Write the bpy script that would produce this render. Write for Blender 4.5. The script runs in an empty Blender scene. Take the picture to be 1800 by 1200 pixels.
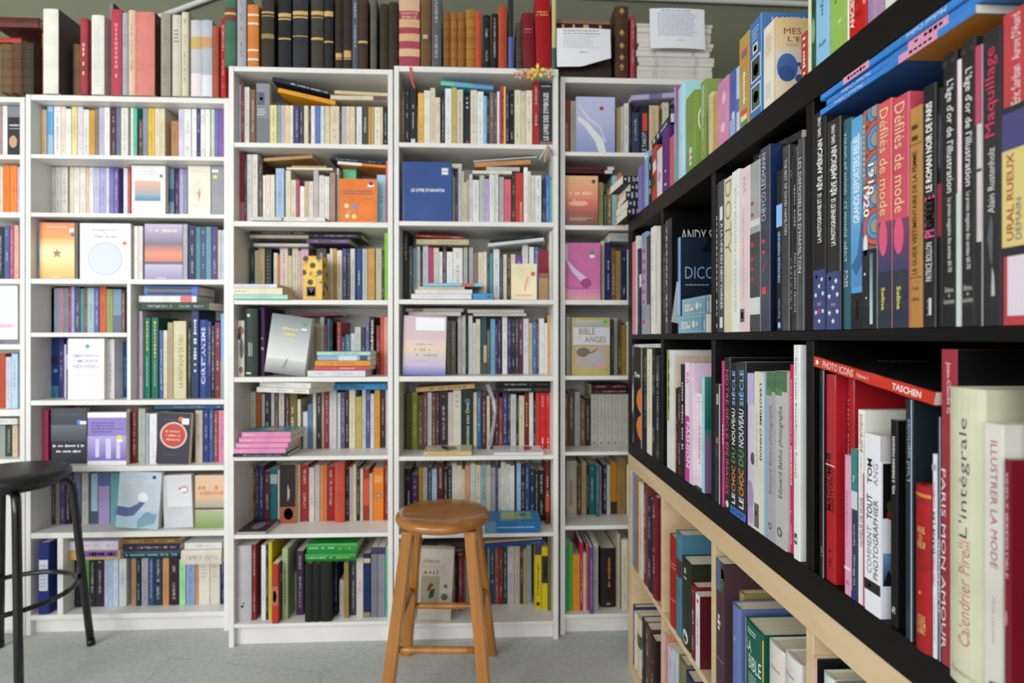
import bpy, bmesh, math, random
from mathutils import Matrix, Vector
random.seed(7)
C = bpy.context.scene.collection
SC = bpy.context.scene
# ---------------------------------------------------------------- camera
F = 980.0; PSI = math.atan(45.0/F); CH = 1.124
cd = bpy.data.cameras.new('camera'); cam = bpy.data.objects.new('camera', cd); C.objects.link(cam)
cd.sensor_width = 36.0; cd.lens = 36.0*F/1800.0; cd.shift_y = -6.0/1800.0; cd.clip_start = 0.05
cam.location = (0, 0, CH); cam.rotation_euler = (math.pi/2, 0, -PSI)
cd.dof.use_dof = True; cd.dof.focus_distance = 1.0; cd.dof.aperture_fstop = 3.6
SC.camera = cam
# ---------------------------------------------------------------- world and lights
w = bpy.data.worlds.new('daylight'); SC.world = w; w.use_nodes = True
bg = w.node_tree.nodes['Background']; bg.inputs[0].default_value = (0.93, 0.97, 1.0, 1); bg.inputs[1].default_value = 0.2
def area(name, loc, target, sx, sy, power, col=(1, 1, 1)):
    ld = bpy.data.lights.new(name, 'AREA'); ld.shape = 'RECTANGLE'; ld.size = sx; ld.size_y = sy; ld.energy = power; ld.color = col
    o = bpy.data.objects.new(name, ld); C.objects.link(o); o.location = loc
    o.rotation_euler = (Vector(target)-Vector(loc)).to_track_quat('-Z', 'Y').to_euler(); return o
area('shop_window_light', (-3.0, -0.9, 1.75), (-0.5, 2.2, 1.2), 2.2, 2.0, 80, (0.97, 0.99, 1.0))
area('street_window_light', (-0.6, -3.0, 1.9), (0.2, 2.2, 1.0), 3.0, 1.9, 62, (0.97, 0.99, 1.0))
SC.view_settings.view_transform = 'Standard'; SC.view_settings.look = 'None'
SC.view_settings.gamma = 1.0; SC.view_settings.use_curve_mapping = False; SC.view_settings.exposure = 0.3
# ---------------------------------------------------------------- pixel rays
SP, CP = math.sin(PSI), math.cos(PSI)
def ray(u, v):
    a, b = (u-900.0)/F, (594.0-v)/F
    return (SP + a*CP, CP - a*SP, b)
def onY(u, v, Y):
    r = ray(u, v); k = Y/r[1]; return Vector((r[0]*k, Y, CH + r[2]*k))
def onX(u, v, X):
    r = ray(u, v); k = X/r[0]; return Vector((X, r[1]*k, CH + r[2]*k))
def onZ(u, v, Z):
    r = ray(u, v); k = (Z-CH)/r[2]; return Vector((r[0]*k, r[1]*k, Z))
# ---------------------------------------------------------------- colours
def lin(c):
    c /= 255.0
    return c/12.92 if c <= 0.04045 else ((c+0.055)/1.055)**2.4
def hx(s):
    c = tuple(lin(int(s[i:i+2], 16)) for i in (0, 2, 4)); k = 0.62 + 0.38*min(1.0, (0.25*c[0]+0.6*c[1]+0.15*c[2])/0.3)
    return tuple(v*k for v in c)
PAL = dict(wh='ecebe8 white', iv='e6e3d6 ivory', cr='e0d6bd cream', be='c9b897 beige', ta='b5915c tan', pc='edc8a0 peach', og='e8852a orange', oc='d29a2c ochre',
 ye='e6cf25 yellow', ky='b5a468 khaki', rd='c8272b red', or_='d8552c orange-red', co='e0605c coral', dr='7e1c22 crimson', ma='5a1a26 maroon', pk='e8559c pink', lp='eab9cc pale-pink',
 mg='c02468 magenta', sa='e08a78 salmon', gn='2f9a48 green', dg='1f4a38 dark-green', lg='8fc860 light-green', li='b8c72e lime', te='2c8a8c teal', tq='5cc8a8 turquoise', mt='a8dcc8 mint',
 lb='9cc8e4 light-blue', sk='4aa0dc sky-blue', bl='2f5cb0 blue', nv='22305e navy', in_='383a7c indigo', pu='5e3684 purple', lc='b4a4d0 lilac', pl='5c2a4c plum', gy='9a9a98 grey', lt='cccac8 pale-grey',
 sl='5a6474 slate', dk='3c3c40 charcoal', bk='17181a black', br='6e4a30 brown', db='38261e dark-brown', ol='6e6838 olive', rs='b4706c rose', mb='745858 mauve-brown', sg='a8b4a8 sage', gd='c8a860 golden',
 pb='bcd4e8 pale-blue', pw='6c7cb8 periwinkle', si='b8bcc0 silver', rb='d84838 rainbow')
RGB = {k: hx(v.split()[0]) for k, v in PAL.items()}; NAME = {k: v.split()[1] for k, v in PAL.items()}
def col(k): return RGB[k] if k in RGB else hx(k)
# ---------------------------------------------------------------- materials
def mat(name, base=(0.8, 0.8, 0.8), rough=0.5, coat=0.0, metal=0.0, trans=0.0):
    m = bpy.data.materials.new(name); m.use_nodes = True; b = m.node_tree.nodes['Principled BSDF']
    b.inputs['Base Color'].default_value = (*base, 1); b.inputs['Roughness'].default_value = rough
    b.inputs['Coat Weight'].default_value = coat; b.inputs['Metallic'].default_value = metal; b.inputs['Transmission Weight'].default_value = trans
    return m, m.node_tree.nodes, m.node_tree.links, b
def noise_bump(n, l, b, scale, strength, coords='Object', stretch=None, dist=0.002):
    tc = n.new('ShaderNodeTexCoord'); nz = n.new('ShaderNodeTexNoise'); nz.inputs['Scale'].default_value = scale; nz.inputs['Detail'].default_value = 4
    src = tc.outputs[coords]
    if stretch:
        mp = n.new('ShaderNodeMapping'); mp.inputs['Scale'].default_value = stretch; l.new(src, mp.inputs[0]); src = mp.outputs[0]
    l.new(src, nz.inputs['Vector']); bp = n.new('ShaderNodeBump'); bp.inputs['Strength'].default_value = strength; bp.inputs['Distance'].default_value = dist
    l.new(nz.outputs[0], bp.inputs['Height']); l.new(bp.outputs[0], b.inputs['Normal']); return nz
def mixc(n, l, fac, a, bcol, blend='MIX'):
    mx = n.new('ShaderNodeMix'); mx.data_type = 'RGBA'; mx.blend_type = blend
    for sock, val in ((mx.inputs[0], fac), (mx.inputs[6], a), (mx.inputs[7], bcol)):
        if hasattr(val, 'links'): l.new(val, sock)
        elif isinstance(val, (int, float)): sock.default_value = val
        else: sock.default_value = (*val, 1)
    return mx.outputs[2]
def two_tone(name, a, bcol, scale, rough, stretch=None, coat=0.0, bump=0.0, lo=0.35, hi=0.65, detail=5):
    m, n, l, b = mat(name, a, rough, coat)
    nz = noise_bump(n, l, b, scale, bump, 'Object', stretch); nz.inputs['Detail'].default_value = detail
    rp = n.new('ShaderNodeValToRGB'); rp.color_ramp.elements[0].position = lo; rp.color_ramp.elements[1].position = hi
    rp.color_ramp.elements[0].color = (*a, 1); rp.color_ramp.elements[1].color = (*bcol, 1)
    l.new(nz.outputs[0], rp.inputs[0]); l.new(rp.outputs[0], b.inputs['Base Color']); return m
M_WHITE = two_tone('white_melamine', hx('dedcd6'), hx('e6e4de'), 6, 0.42, bump=0.02)
M_WHITEBACK = two_tone('white_board_back', hx('c9c6be'), hx('d2cfc8'), 5, 0.6)
M_BLACKW = two_tone('black_brown_veneer', hx('0c0b0c'), hx('151415'), 9, 0.45, stretch=(6, 1, 6), bump=0.08)
M_BLACKW.node_tree.nodes['Principled BSDF'].inputs['Specular IOR Level'].default_value = 0.25
M_BIRCH = two_tone('birch_veneer', hx('cbb088'), hx('d6bd97'), 7, 0.45, stretch=(4, 0.5, 4), bump=0.02)
M_OAK = two_tone('varnished_pine', hx('a46826'), hx('bc7e38'), 5, 0.3, stretch=(9, 2, 0.6), coat=0.35, lo=0.3, hi=0.7)
M_OAKSEAT = two_tone('varnished_pine_seat', hx('a06224'), hx('b87836'), 4, 0.28, stretch=(1.2, 9, 3), coat=0.4, lo=0.3, hi=0.7)
M_BLACKMET = mat('black_tube', hx('141414'), 0.28, 0.3)[0]
M_BLACKSEAT = two_tone('black_leatherette', hx('1d1d1f'), hx('242426'), 40, 0.42, bump=0.1)
M_PAGE = two_tone('page_edges', hx('d8cfb8'), hx('e6dfcc'), 3, 0.8, stretch=(220, 2, 2))
M_PAGEOLD = two_tone('old_page_edges', hx('a08a62'), hx('b8a47c'), 3, 0.85, stretch=(220, 2, 2))
M_PAPER = mat('note_paper', hx('e6e6ea'), 0.8)[0]
M_WALL = two_tone('olive_wall_paint', hx('72755f'), hx('7a7d66'), 2.5, 0.75, bump=0.03)
M_CEIL = two_tone('ceiling_paint', hx('cfcfc8'), hx('d8d8d2'), 2, 0.8)
M_RIB = mat('clear_plastic', hx('96929c'), 0.2, 0.4)[0]
def floor_mat():
    m, n, l, b = mat('painted_concrete', hx('a9aaa4'), 0.5)
    tc = n.new('ShaderNodeTexCoord')
    def nz(s, d):
        x = n.new('ShaderNodeTexNoise'); x.inputs['Scale'].default_value = s; x.inputs['Detail'].default_value = d; l.new(tc.outputs['Object'], x.inputs['Vector']); return x.outputs[0]
    def rp(src, p0, p1, c0, c1):
        r = n.new('ShaderNodeValToRGB'); r.color_ramp.elements[0].position = p0; r.color_ramp.elements[1].position = p1
        r.color_ramp.elements[0].color = (*c0, 1); r.color_ramp.elements[1].color = (*c1, 1); l.new(src, r.inputs[0]); return r.outputs[0]
    base = rp(nz(2.2, 6), 0.3, 0.7, hx('b8bcb8'), hx('c8cac6'))
    spk = rp(nz(60, 3), 0.35, 0.7, (0.82, 0.82, 0.82), (1, 1, 1))
    base = mixc(n, l, 1.0, base, spk, 'MULTIPLY')
    vo = n.new('ShaderNodeTexVoronoi'); vo.feature = 'DISTANCE_TO_EDGE'; vo.inputs['Scale'].default_value = 1.3; l.new(tc.outputs['Object'], vo.inputs['Vector'])
    cr = rp(vo.outputs[0], 0.0, 0.006, (0.72, 0.72, 0.72), (1, 1, 1))
    base = mixc(n, l, 0.5, base, mixc(n, l, 1.0, base, cr, 'MULTIPLY'))
    l.new(base, b.inputs['Base Color'])
    bp = n.new('ShaderNodeBump'); bp.inputs['Strength'].default_value = 0.12; l.new(nz(45, 4), bp.inputs['Height']); l.new(bp.outputs[0], b.inputs['Normal'])
    return m
M_FLOOR = floor_mat()
def cover_mat(name, rough, coat, attr=False, leather=False):
    m, n, l, b = mat(name, (0.5, 0.5, 0.5), rough, coat); b.inputs['Specular IOR Level'].default_value = 0.28
    if attr:
        a = n.new('ShaderNodeAttribute'); a.attribute_name = 'tint'; colr, tone = a.outputs['Color'], a.outputs['Alpha']; co = n.new('ShaderNodeTexCoord').outputs['Object']
    else:
        a = n.new('ShaderNodeObjectInfo'); colr, tone = a.outputs['Color'], a.outputs['Alpha']; co = n.new('ShaderNodeTexCoord').outputs['Object']
    uv = n.new('ShaderNodeUVMap'); sx = n.new('ShaderNodeSeparateXYZ'); l.new(uv.outputs[0], sx.inputs[0])
    def mth(op, x, y=0.0):
        q = n.new('ShaderNodeMath'); q.operation = op
        for i, s in enumerate((x, y)):
            if hasattr(s, 'links'): l.new(s, q.inputs[i])
            else: q.inputs[i].default_value = s
        return q.outputs[0]
    # wear: slow tone drift
    nz = n.new('ShaderNodeTexNoise'); nz.inputs['Scale'].default_value = 14; nz.inputs['Detail'].default_value = 4; l.new(co, nz.inputs['Vector'])
    wear = n.new('ShaderNodeMapRange'); wear.inputs['From Min'].default_value = 0.3; wear.inputs['From Max'].default_value = 0.75; wear.inputs['To Min'].default_value = 0.86 if not leather else 0.7; wear.inputs['To Max'].default_value = 1.08 if not leather else 1.25
    l.new(nz.outputs[0], wear.inputs[0])
    base = mixc(n, l, 1.0, colr, wear.outputs[0], 'MULTIPLY')
    if not leather:
        # illegible small print along the middle of the spine
        cx = n.new('ShaderNodeCombineXYZ'); l.new(mth('MULTIPLY', sx.outputs[0], 3.2), cx.inputs[0]); l.new(mth('MULTIPLY', sx.outputs[1], 95.0), cx.inputs[1])
        sep = n.new('ShaderNodeSeparateXYZ'); l.new(co, sep.inputs[0])
        oi = n.new('ShaderNodeObjectInfo'); l.new(mth('ADD', mth('MULTIPLY', oi.outputs['Random'], 90.0), mth('MULTIPLY', mth('ROUND', mth('MULTIPLY', sep.outputs[0], 60.0 if attr else 0.0)), 7.3)), cx.inputs[2])
        pn = n.new('ShaderNodeTexNoise'); pn.inputs['Scale'].default_value = 1.0; pn.inputs['Detail'].default_value = 2; l.new(cx.outputs[0], pn.inputs['Vector'])
        ink = mth('GREATER_THAN', pn.outputs[0], 0.52)
        cx2 = n.new('ShaderNodeCombineXYZ'); l.new(mth('MULTIPLY', sx.outputs[1], 3.2), cx2.inputs[1]); l.new(cx.inputs[2].links[0].from_socket, cx2.inputs[2])
        pb = n.new('ShaderNodeTexNoise'); pb.inputs['Scale'].default_value = 1.0; pb.inputs['Detail'].default_value = 1; l.new(cx2.outputs[0], pb.inputs['Vector'])
        block = mth('GREATER_THAN', pb.outputs[0], 0.45)
        inx = mth('LESS_THAN', mth('ABSOLUTE', mth('SUBTRACT', sx.outputs[0], 0.5)), 0.15)
        inz = mth('LESS_THAN', mth('ABSOLUTE', mth('SUBTRACT', sx.outputs[1], 0.52)), 0.4)
        fac = mth('MULTIPLY', mth('MULTIPLY', mth('MULTIPLY', ink, block), mth('MULTIPLY', inx, inz)), 0.5)
        tn = n.new('ShaderNodeCombineColor')
        for i in range(3): l.new(tone, tn.inputs[i])
        base = mixc(n, l, fac, base, tn.outputs[0])
    l.new(base, b.inputs['Base Color'])
    if leather:
        bp = n.new('ShaderNodeBump'); bp.inputs['Strength'].default_value = 0.25; bp.inputs['Distance'].default_value = 0.002
        n2 = n.new('ShaderNodeTexNoise'); n2.inputs['Scale'].default_value = 220; l.new(co, n2.inputs['Vector']); l.new(n2.outputs[0], bp.inputs['Height']); l.new(bp.outputs[0], b.inputs['Normal'])
    return m
M_PAPERCOV = cover_mat('printed_card_cover', 0.45, 0.0)
M_GLOSS = cover_mat('glossy_wrapped_cover', 0.26, 0.18)
M_LEATHER = cover_mat('cloth_and_leather_binding', 0.55, 0.05, leather=True)
M_MASS = cover_mat('printed_card_spines', 0.42, 0.1, attr=True)
def print_mat(name, rough, coat):
    m, n, l, b = mat(name, (1, 1, 1), rough, coat)
    a = n.new('ShaderNodeAttribute'); a.attribute_name = 'ink'; l.new(a.outputs['Color'], b.inputs['Base Color']); return m
M_PRINT = print_mat('printing_ink', 0.4, 0.15)
def solid(name, c, rough=0.5, coat=0.0): return mat(name, col(c), rough, coat)[0]
# ---------------------------------------------------------------- mesh helpers
def tag(o, label=None, cat=None, group=None, kind=None):
    if label: o['label'] = label
    if cat: o['category'] = cat
    if group: o['group'] = group
    if kind: o['kind'] = kind
    return o
def obj(name, bm, m=None, parent=None, smooth=False):
    me = bpy.data.meshes.new(name); bm.to_mesh(me); bm.free()
    if m: me.materials.append(m)
    if smooth:
        for p in me.polygons: p.use_smooth = True
    o = bpy.data.objects.new(name, me); C.objects.link(o)
    if parent: o.parent = parent
    return o
def empty(name, loc=(0, 0, 0)):
    o = bpy.data.objects.new(name, None); o.empty_display_size = 0.05; C.objects.link(o); o.location = loc; return o
def add_box(bm, x0, x1, y0, y1, z0, z1, bev=0.0):
    g = bmesh.ops.create_cube(bm, size=1.0)['verts']
    bmesh.ops.scale(bm, vec=(x1-x0, y1-y0, z1-z0), verts=g); bmesh.ops.translate(bm, vec=((x0+x1)/2, (y0+y1)/2, (z0+z1)/2), verts=g)
    if bev > 0:
        es = list({e for v in g for e in v.link_edges}); bmesh.ops.bevel(bm, geom=es, offset=bev, segments=1, affect='EDGES')
def box(name, x0, x1, y0, y1, z0, z1, m, parent=None, bev=0.0):
    bm = bmesh.new(); add_box(bm, x0, x1, y0, y1, z0, z1, bev); return obj(name, bm, m, parent)
def add_tube(bm, pts, r, seg=12, caps=True):
    rings = []; pts = [Vector(p) for p in pts]; N = len(pts); prev = None
    for i, p in enumerate(pts):
        t = (pts[min(i+1, N-1)] - pts[max(i-1, 0)]).normalized()
        if prev is None: a = t.orthogonal().normalized()
        else: a = (prev - t*prev.dot(t)).normalized()
        prev = a; b = t.cross(a); rr = r[i] if isinstance(r, (list, tuple)) else r
        rings.append([bm.verts.new(p + (a*math.cos(k*2*math.pi/seg) + b*math.sin(k*2*math.pi/seg))*rr) for k in range(seg)])
    for i in range(N-1):
        for k in range(seg): bm.faces.new((rings[i][k], rings[i][(k+1) % seg], rings[i+1][(k+1) % seg], rings[i+1][k]))
    if caps: bm.faces.new(rings[0][::-1]); bm.faces.new(rings[-1])
def add_lathe(bm, prof, seg=48):
    rings = [[bm.verts.new((r*math.cos(k*2*math.pi/seg), r*math.sin(k*2*math.pi/seg), z)) for k in range(seg)] for r, z in prof]
    for a, b in zip(rings, rings[1:]):
        for k in range(seg): bm.faces.new((a[k], a[(k+1) % seg], b[(k+1) % seg], b[k]))
    bm.faces.new(rings[0][::-1]); bm.faces.new(rings[-1])
# ---------------------------------------------------------------- flat print: lettering, pictures and some painted wrap highlights as thin inked sheets
TXT = {}
def text_mesh(s, style):
    k = (s, style)
    if k not in TXT:
        cu = bpy.data.curves.new('lettering', 'FONT'); cu.body = s; cu.resolution_u = 2
        cu.offset = 0.018 if 'b' in style else (-0.008 if 'l' in style else 0.0)
        if 'i' in style: cu.shear = 0.25
        o = bpy.data.objects.new('lettering', cu); me = bpy.data.meshes.new_from_object(o); bpy.data.objects.remove(o)
        vs = [(v.co.x, v.co.y) for v in me.vertices]; fs = [tuple(p.vertices) for p in me.polygons]
        bpy.data.meshes.remove(me); bpy.data.curves.remove(cu)
        if not vs: vs = [(0, 0)]
        x0 = min(v[0] for v in vs); x1 = max(v[0] for v in vs); y0 = min(v[1] for v in vs); y1 = max(v[1] for v in vs)
        TXT[k] = (vs, fs, x0, x1, y0, y1)
    return TXT[k]
class Ink:
    """collects flat shapes; each has (face, u, v, layer) coordinates in metres on the book's spine (s), front (c) or back (k) board"""
    def __init__(self): self.v = []; self.f = []; self.c = []; self.n = 0
    def poly(self, put, pts, c, cs=None):
        i = len(self.v); self.n += 1; e = 0.0002 + 0.00003*(self.n % 60)
        self.v += [put(x, z, e) for x, z in pts]; self.f.append(tuple(range(i, i+len(pts)))); self.c.append(cs or [c]*len(pts))
    def tris(self, put, vs, fs, c):
        i = len(self.v); self.n += 1; e = 0.0002 + 0.00003*(self.n % 60)
        self.v += [put(x, z, e) for x, z in vs]
        for f in fs: self.f.append(tuple(i+k for k in f)); self.c.append([c]*len(f))
    def build(self, name, parent, m=None):
        me = bpy.data.meshes.new(name); me.from_pydata(self.v, [], self.f); me.materials.append(m or M_PRINT)
        a = me.color_attributes.new('ink', 'FLOAT_COLOR', 'CORNER'); flat = []
        for cs in self.c:
            for c in cs: flat += [c[0], c[1], c[2], 1.0]
        a.data.foreach_set('color', flat)
        o = bpy.data.objects.new(name, me); C.objects.link(o); o.parent = parent; return o
def clip(put, W, H): return lambda x, z, e: put(min(max(x, 0.0002), W-0.0002), min(max(z, 0.0002), H-0.0002), e)
def draw(ink, put, W, H, op, a, s):
    f = lambda i: float(a[i])
    if op == 'r':
        c = col(a[4]); x0, x1, z0, z1 = f(0)*W, f(1)*W, f(2)*H, f(3)*H; k = 8 if W < 0.08 and (x1-x0) > 0.3*W else 1
        for i in range(k): xa, xb = x0+(x1-x0)*i/k, x0+(x1-x0)*(i+1)/k; ink.poly(put, [(xa, z0), (xb, z0), (xb, z1), (xa, z1)], c); ink.n -= i > 0
    elif op == 'g':      # vertical blend printed across the sheet: x0 x1 z0 z1 bottom top
        c0, c1 = col(a[4]), col(a[5]); x0, x1, z0, z1 = f(0)*W, f(1)*W, f(2)*H, f(3)*H
        ink.poly(put, [(x0, z0), (x1, z0), (x1, z1), (x0, z1)], c0, [c0, c0, c1, c1])
    elif op in 'oe':
        c = col(a[-1]); rx = f(2)*W; rz = rx if op == 'o' else f(3)*H; put = clip(put, W, H)
        ink.poly(put, [(f(0)*W + rx*math.cos(t*math.pi/14), f(1)*H + rz*math.sin(t*math.pi/14)) for t in range(28)], c)
    elif op == 'q':      # ring
        c = col(a[4]); r0, r1 = f(2)*W, f(3)*W; put = clip(put, W, H)
        for t in range(28):
            p, q = t*math.pi/14, (t+1)*math.pi/14
            ink.poly(put, [(f(0)*W + r*math.cos(k), f(1)*H + r*math.sin(k)) for r, k in ((r0, p), (r1, p), (r1, q), (r0, q))], c); ink.n -= 1
    elif op == 's':      # star
        c = col(a[3]); R = f(2)*W
        ink.poly(put, [(f(0)*W + (R if t % 2 == 0 else R*0.42)*math.sin(t*math.pi/5), f(1)*H + (R if t % 2 == 0 else R*0.42)*math.cos(t*math.pi/5)) for t in range(10)], c)
    elif op == 'p':      # free outline: col x z x z ...
        c = col(a[0]); ink.poly(put, [(float(a[i])*W, float(a[i+1])*H) for i in range(1, len(a), 2)], c)
    elif op == 'n':      # unreadable fine print as thin lines: x0 x1 z0 z1 col count
        c = col(a[4]); k = int(a[5]); x0, x1, z0, z1 = f(0)*W, f(1)*W, f(2)*H, f(3)*H; st = (z1-z0)/k
        for i in range(k):
            xe = x1 - (x1-x0)*random.uniform(0, 0.3); z = z0 + i*st; xs = x0
            while xs < xe:
                ln = (x1-x0)*random.uniform(0.06, 0.2); ink.poly(put, [(xs, z), (min(xs+ln, xe), z), (min(xs+ln, xe), z+st*0.4), (xs, z+st*0.4)], c); ink.n -= 1; xs += ln + (x1-x0)*0.03
    elif op in 't^v':
        cs = a[-1].split(','); c = col(cs[0]); style = cs[1] if len(cs) > 1 else ''
        vs, fs, x0, x1, y0, y1 = text_mesh(s, style); tw, th = max(x1-x0, 1e-4), max(y1-y0, 1e-4)
        if op == 't':    # cx cz width height
            w_, h_ = f(2)*W, f(3)*H; kx, ky = w_/tw, h_/th
            ink.tris(put, [(f(0)*W + (x-(x0+x1)/2)*kx, f(1)*H + (y-(y0+y1)/2)*ky) for x, y in vs], fs, c)
        else:            # cx z0 z1 glyph-height fraction of width
            L, g = (f(2)-f(1))*H, f(3)*W; kx, ky = L/tw, g/th
            if op == '^': ink.tris(put, [(f(0)*W - (y-(y0+y1)/2)*ky, f(1)*H + (x-x0)*kx) for x, y in vs], fs, c)
            else: ink.tris(put, [(f(0)*W + (y-(y0+y1)/2)*ky, f(2)*H - (x-x0)*kx) for x, y in vs], fs, c)
def ink_all(ink, prints, t, d, h, rnd=0.0):
    for el in prints.split('~'):
        el = el.strip()
        if not el: continue
        head, _, s = el.partition(':'); a = head.split(); face = 's'
        if a[0][0] in 'ck' and len(a[0]) > 1: face = a[0][0]; a[0] = a[0][1:]
        if face == 's': put, W = (lambda x, z, e: (x-t/2, rnd*(2*(x-t/2)/t)**2 - e, z)), t
        elif face == 'c': put, W = (lambda x, z, e: (t/2+e, x, z)), d
        else: put, W = (lambda x, z, e: (-t/2-e, d-x, z)), d
        draw(ink, put, W, h, a[0], a[1:], s)
# ---------------------------------------------------------------- a book: cover shell, page block, lettering
def shell_profile(t, d, rnd, c):
    h = t/2; pts = [(-h, d)]
    if rnd > 0:
        for k in range(7):
            x = -h + t*k/6.0; pts.append((x, rnd*(2*x/t)**2))
    else:
        b = min(0.0012, t*0.2); pts += [(-h, b), (-h+b, 0), (h-b, 0), (h, b)]
    n_out = len(pts); pts += [(h, d), (h-c, d), (h-c, rnd+c), (-h+c, rnd+c), (-h+c, d)]
    return pts
def cover_bm(bm, t, d, h, rnd, c, uvl, place=None, tint=None, tl=None, plain=False):
    pts = shell_profile(t, d, rnd, c); n = len(pts)
    P = place or (lambda p: p)
    lo = [bm.verts.new(P(Vector((x, y, 0)))) for x, y in pts]; hi = [bm.verts.new(P(Vector((x, y, h)))) for x, y in pts]
    fs = []
    for i in range(n):
        j = (i+1) % n; f = bm.faces.new((lo[i], lo[j], hi[j], hi[i])); fs.append(f)
        sp = 1 <= i < n-6 and not plain
        for lp, (x, z) in zip(f.loops, ((pts[i][0], 0), (pts[j][0], 0), (pts[j][0], 1), (pts[i][0], 1))):
            lp[uvl].uv = (x/t+0.5, z) if sp else (-1, -1)
    for vs in (lo[::-1], hi):
        f = bm.faces.new(vs); fs.append(f)
        for lp in f.loops: lp[uvl].uv = (-1, -1)
    if tint is not None:
        for f in fs:
            for lp in f.loops: lp[tl] = tint
    return fs
def make_book(name, t, d, h, c, hard=0, m=None, prints='', old=False, band=False):
    bm = bmesh.new(); uvl = bm.loops.layers.uv.new('UVMap'); cb = 0.002 if hard else 0.0005; cb = min(cb, t*0.2)
    cover_bm(bm, t, d, h, min(0.004, t*0.16) if hard else 0, cb, uvl, plain=bool(prints))
    o = obj(name, bm, m or M_PAPERCOV)
    r, g, b = col(c); lum = 0.3*r+0.6*g+0.1*b; j = random.uniform(0.94, 1.06)
    o.color = (min(r*j, 1), min(g*j, 1), min(b*j, 1), 0.75 if lum < 0.16 else 0.06)
    e = 0.0025 if hard else 0.0004; rr = min(0.004, t*0.16) if hard else 0
    box('page_block', -t/2+cb, t/2-cb, rr+cb, d-e, e, h-e, M_PAGEOLD if old else M_PAGE, o)
    if band:     # raised bands across a leather spine
        bm = bmesh.new(); add_tube(bm, [(-t/2+0.001, rr*0.9, 0), (-t/4, rr*0.25-0.0003, 0), (0, -0.0005, 0), (t/4, rr*0.25-0.0003, 0), (t/2-0.001, rr*0.9, 0)], 0.0016, 6); me = None
        for k in (0.14, 0.32, 0.5, 0.68, 0.86):
            if me is None: bo = obj('raised_band', bm, M_LEATHER, o); me = bo.data
            else: bo = bpy.data.objects.new('raised_band', me); C.objects.link(bo); bo.parent = o
            bo.location = (0, 0, h*k); bo.color = (r*0.8, g*0.8, b*0.75, 1)
    if prints:
        els = [e.strip() for e in prints.split('~') if e.strip()]
        for face, nm in (('s', 'lettering'), ('c', 'cover_print'), ('k', 'cover_print')):
            sub = [e for e in els if (e[0] if e[0] in 'ck' and e[1] != ' ' else 's') == face]
            if sub:
                parts = []
                for k, e_ in enumerate(sub):
                    ink = Ink(); ink.n = k; ink_all(ink, e_, t, d, h, rr)
                    if not ink.v: continue
                    lo = [min(q[i] for q in ink.v) for i in range(3)]; hi = [max(q[i] for q in ink.v) for i in range(3)]; near = []
                    for P in parts:
                        gap = math.sqrt(sum(max(0, lo[i]-P[2][i], P[1][i]-hi[i])**2 for i in range(3)))
                        if gap <= max(0.018, 0.45*max(max(hi[i]-lo[i] for i in range(3)), P[3])): near.append(P)
                    cur = [ink, lo, hi, max(hi[i]-lo[i] for i in range(3))]
                    for P in near:
                        A = P[0]; off = len(A.v); A.v += cur[0].v; A.f += [tuple(i+off for i in f) for f in cur[0].f]; A.c += cur[0].c
                        cur = [A, [min(a, b) for a, b in zip(P[1], cur[1])], [max(a, b) for a, b in zip(P[2], cur[2])], max(P[3], cur[3])]; parts.remove(P)
                    parts.append(cur)
                for P in parts: P[0].build(nm, o)
    return o
def Rx(a): return Matrix.Rotation(math.radians(a), 4, 'X')
def Ry(a): return Matrix.Rotation(math.radians(a), 4, 'Y')
def Rz(a): return Matrix.Rotation(math.radians(a), 4, 'Z')
def T(v): return Matrix.Translation(Vector(v))
# ---------------------------------------------------------------- where the bookcases stand
YA, YB, YC = 2.19, 2.07, 2.10            # front planes of the white bookcases
X0 = 0.484                               # front plane of the black and the birch bookcase
DEP = 0.28
ZOOM = dict(P=(0, 0, 1.0), L1=(0, 0, 4.285), L2=(0, 270, 4.285), L3=(0, 500, 4.285), L4=(0, 700, 4.285), L5=(0, 920, 4.285))
for oy in (0, 110, 260, 390, 530, 650, 790, 930):
    ZOOM['M%d' % oy] = (390, oy, 5.713); ZOOM['N%d' % oy] = (680, oy, 5.713); ZOOM['C%d' % oy] = (960, oy, 5.713)
ZOOM['C930'] = (960, 930, 4.445)
ROWS = []
def row(case, shelf, zoom, Y, base, lim, s, items, lying='', name='paperback', noun='paperback', dmax=0.145, group=None, plane='y'):
    ROWS.append(dict(case=case, shelf=shelf, zoom=zoom, Y=Y, base=base, lim=lim, s=s, items=items, lying=lying, name=name, noun=noun, dmax=dmax, group=group, plane=plane))
def where(R): return 'on top of ' + R['case'] if R['shelf'] == 'its top' else 'on ' + R['shelf'] + ', ' + R['case']
def full(t, R):
    u = t + ', ' + ('atop ' if R['shelf'] == 'its top' else '') + R['case']
    return t if 'bookcase' in t or len(u.replace('-', ' ').split()) > 16 else u
def parse(txt, zoom, n):
    ox, oy, sc = ZOOM[zoom]; out = []
    for e in txt.replace('\n', ' ').split(';'):
        e = e.strip()
        if not e: continue
        e, _, lab = e.partition('#'); e, _, pr = e.partition('|'); a = e.split()
        d = dict(lab=lab.strip(), pr=pr.strip(), o={}); vals = [float(q) for q in a[:n]]
        for i in range(n): vals[i] = vals[i]/sc + (ox if i < 2 else oy)
        d['p'] = vals; d['c'] = a[n]
        for q in a[n+1:]:
            d['o'][q[0]] = q[1:] if len(q) > 1 else '1'
        out.append(d)
    return out
ALL = []
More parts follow.
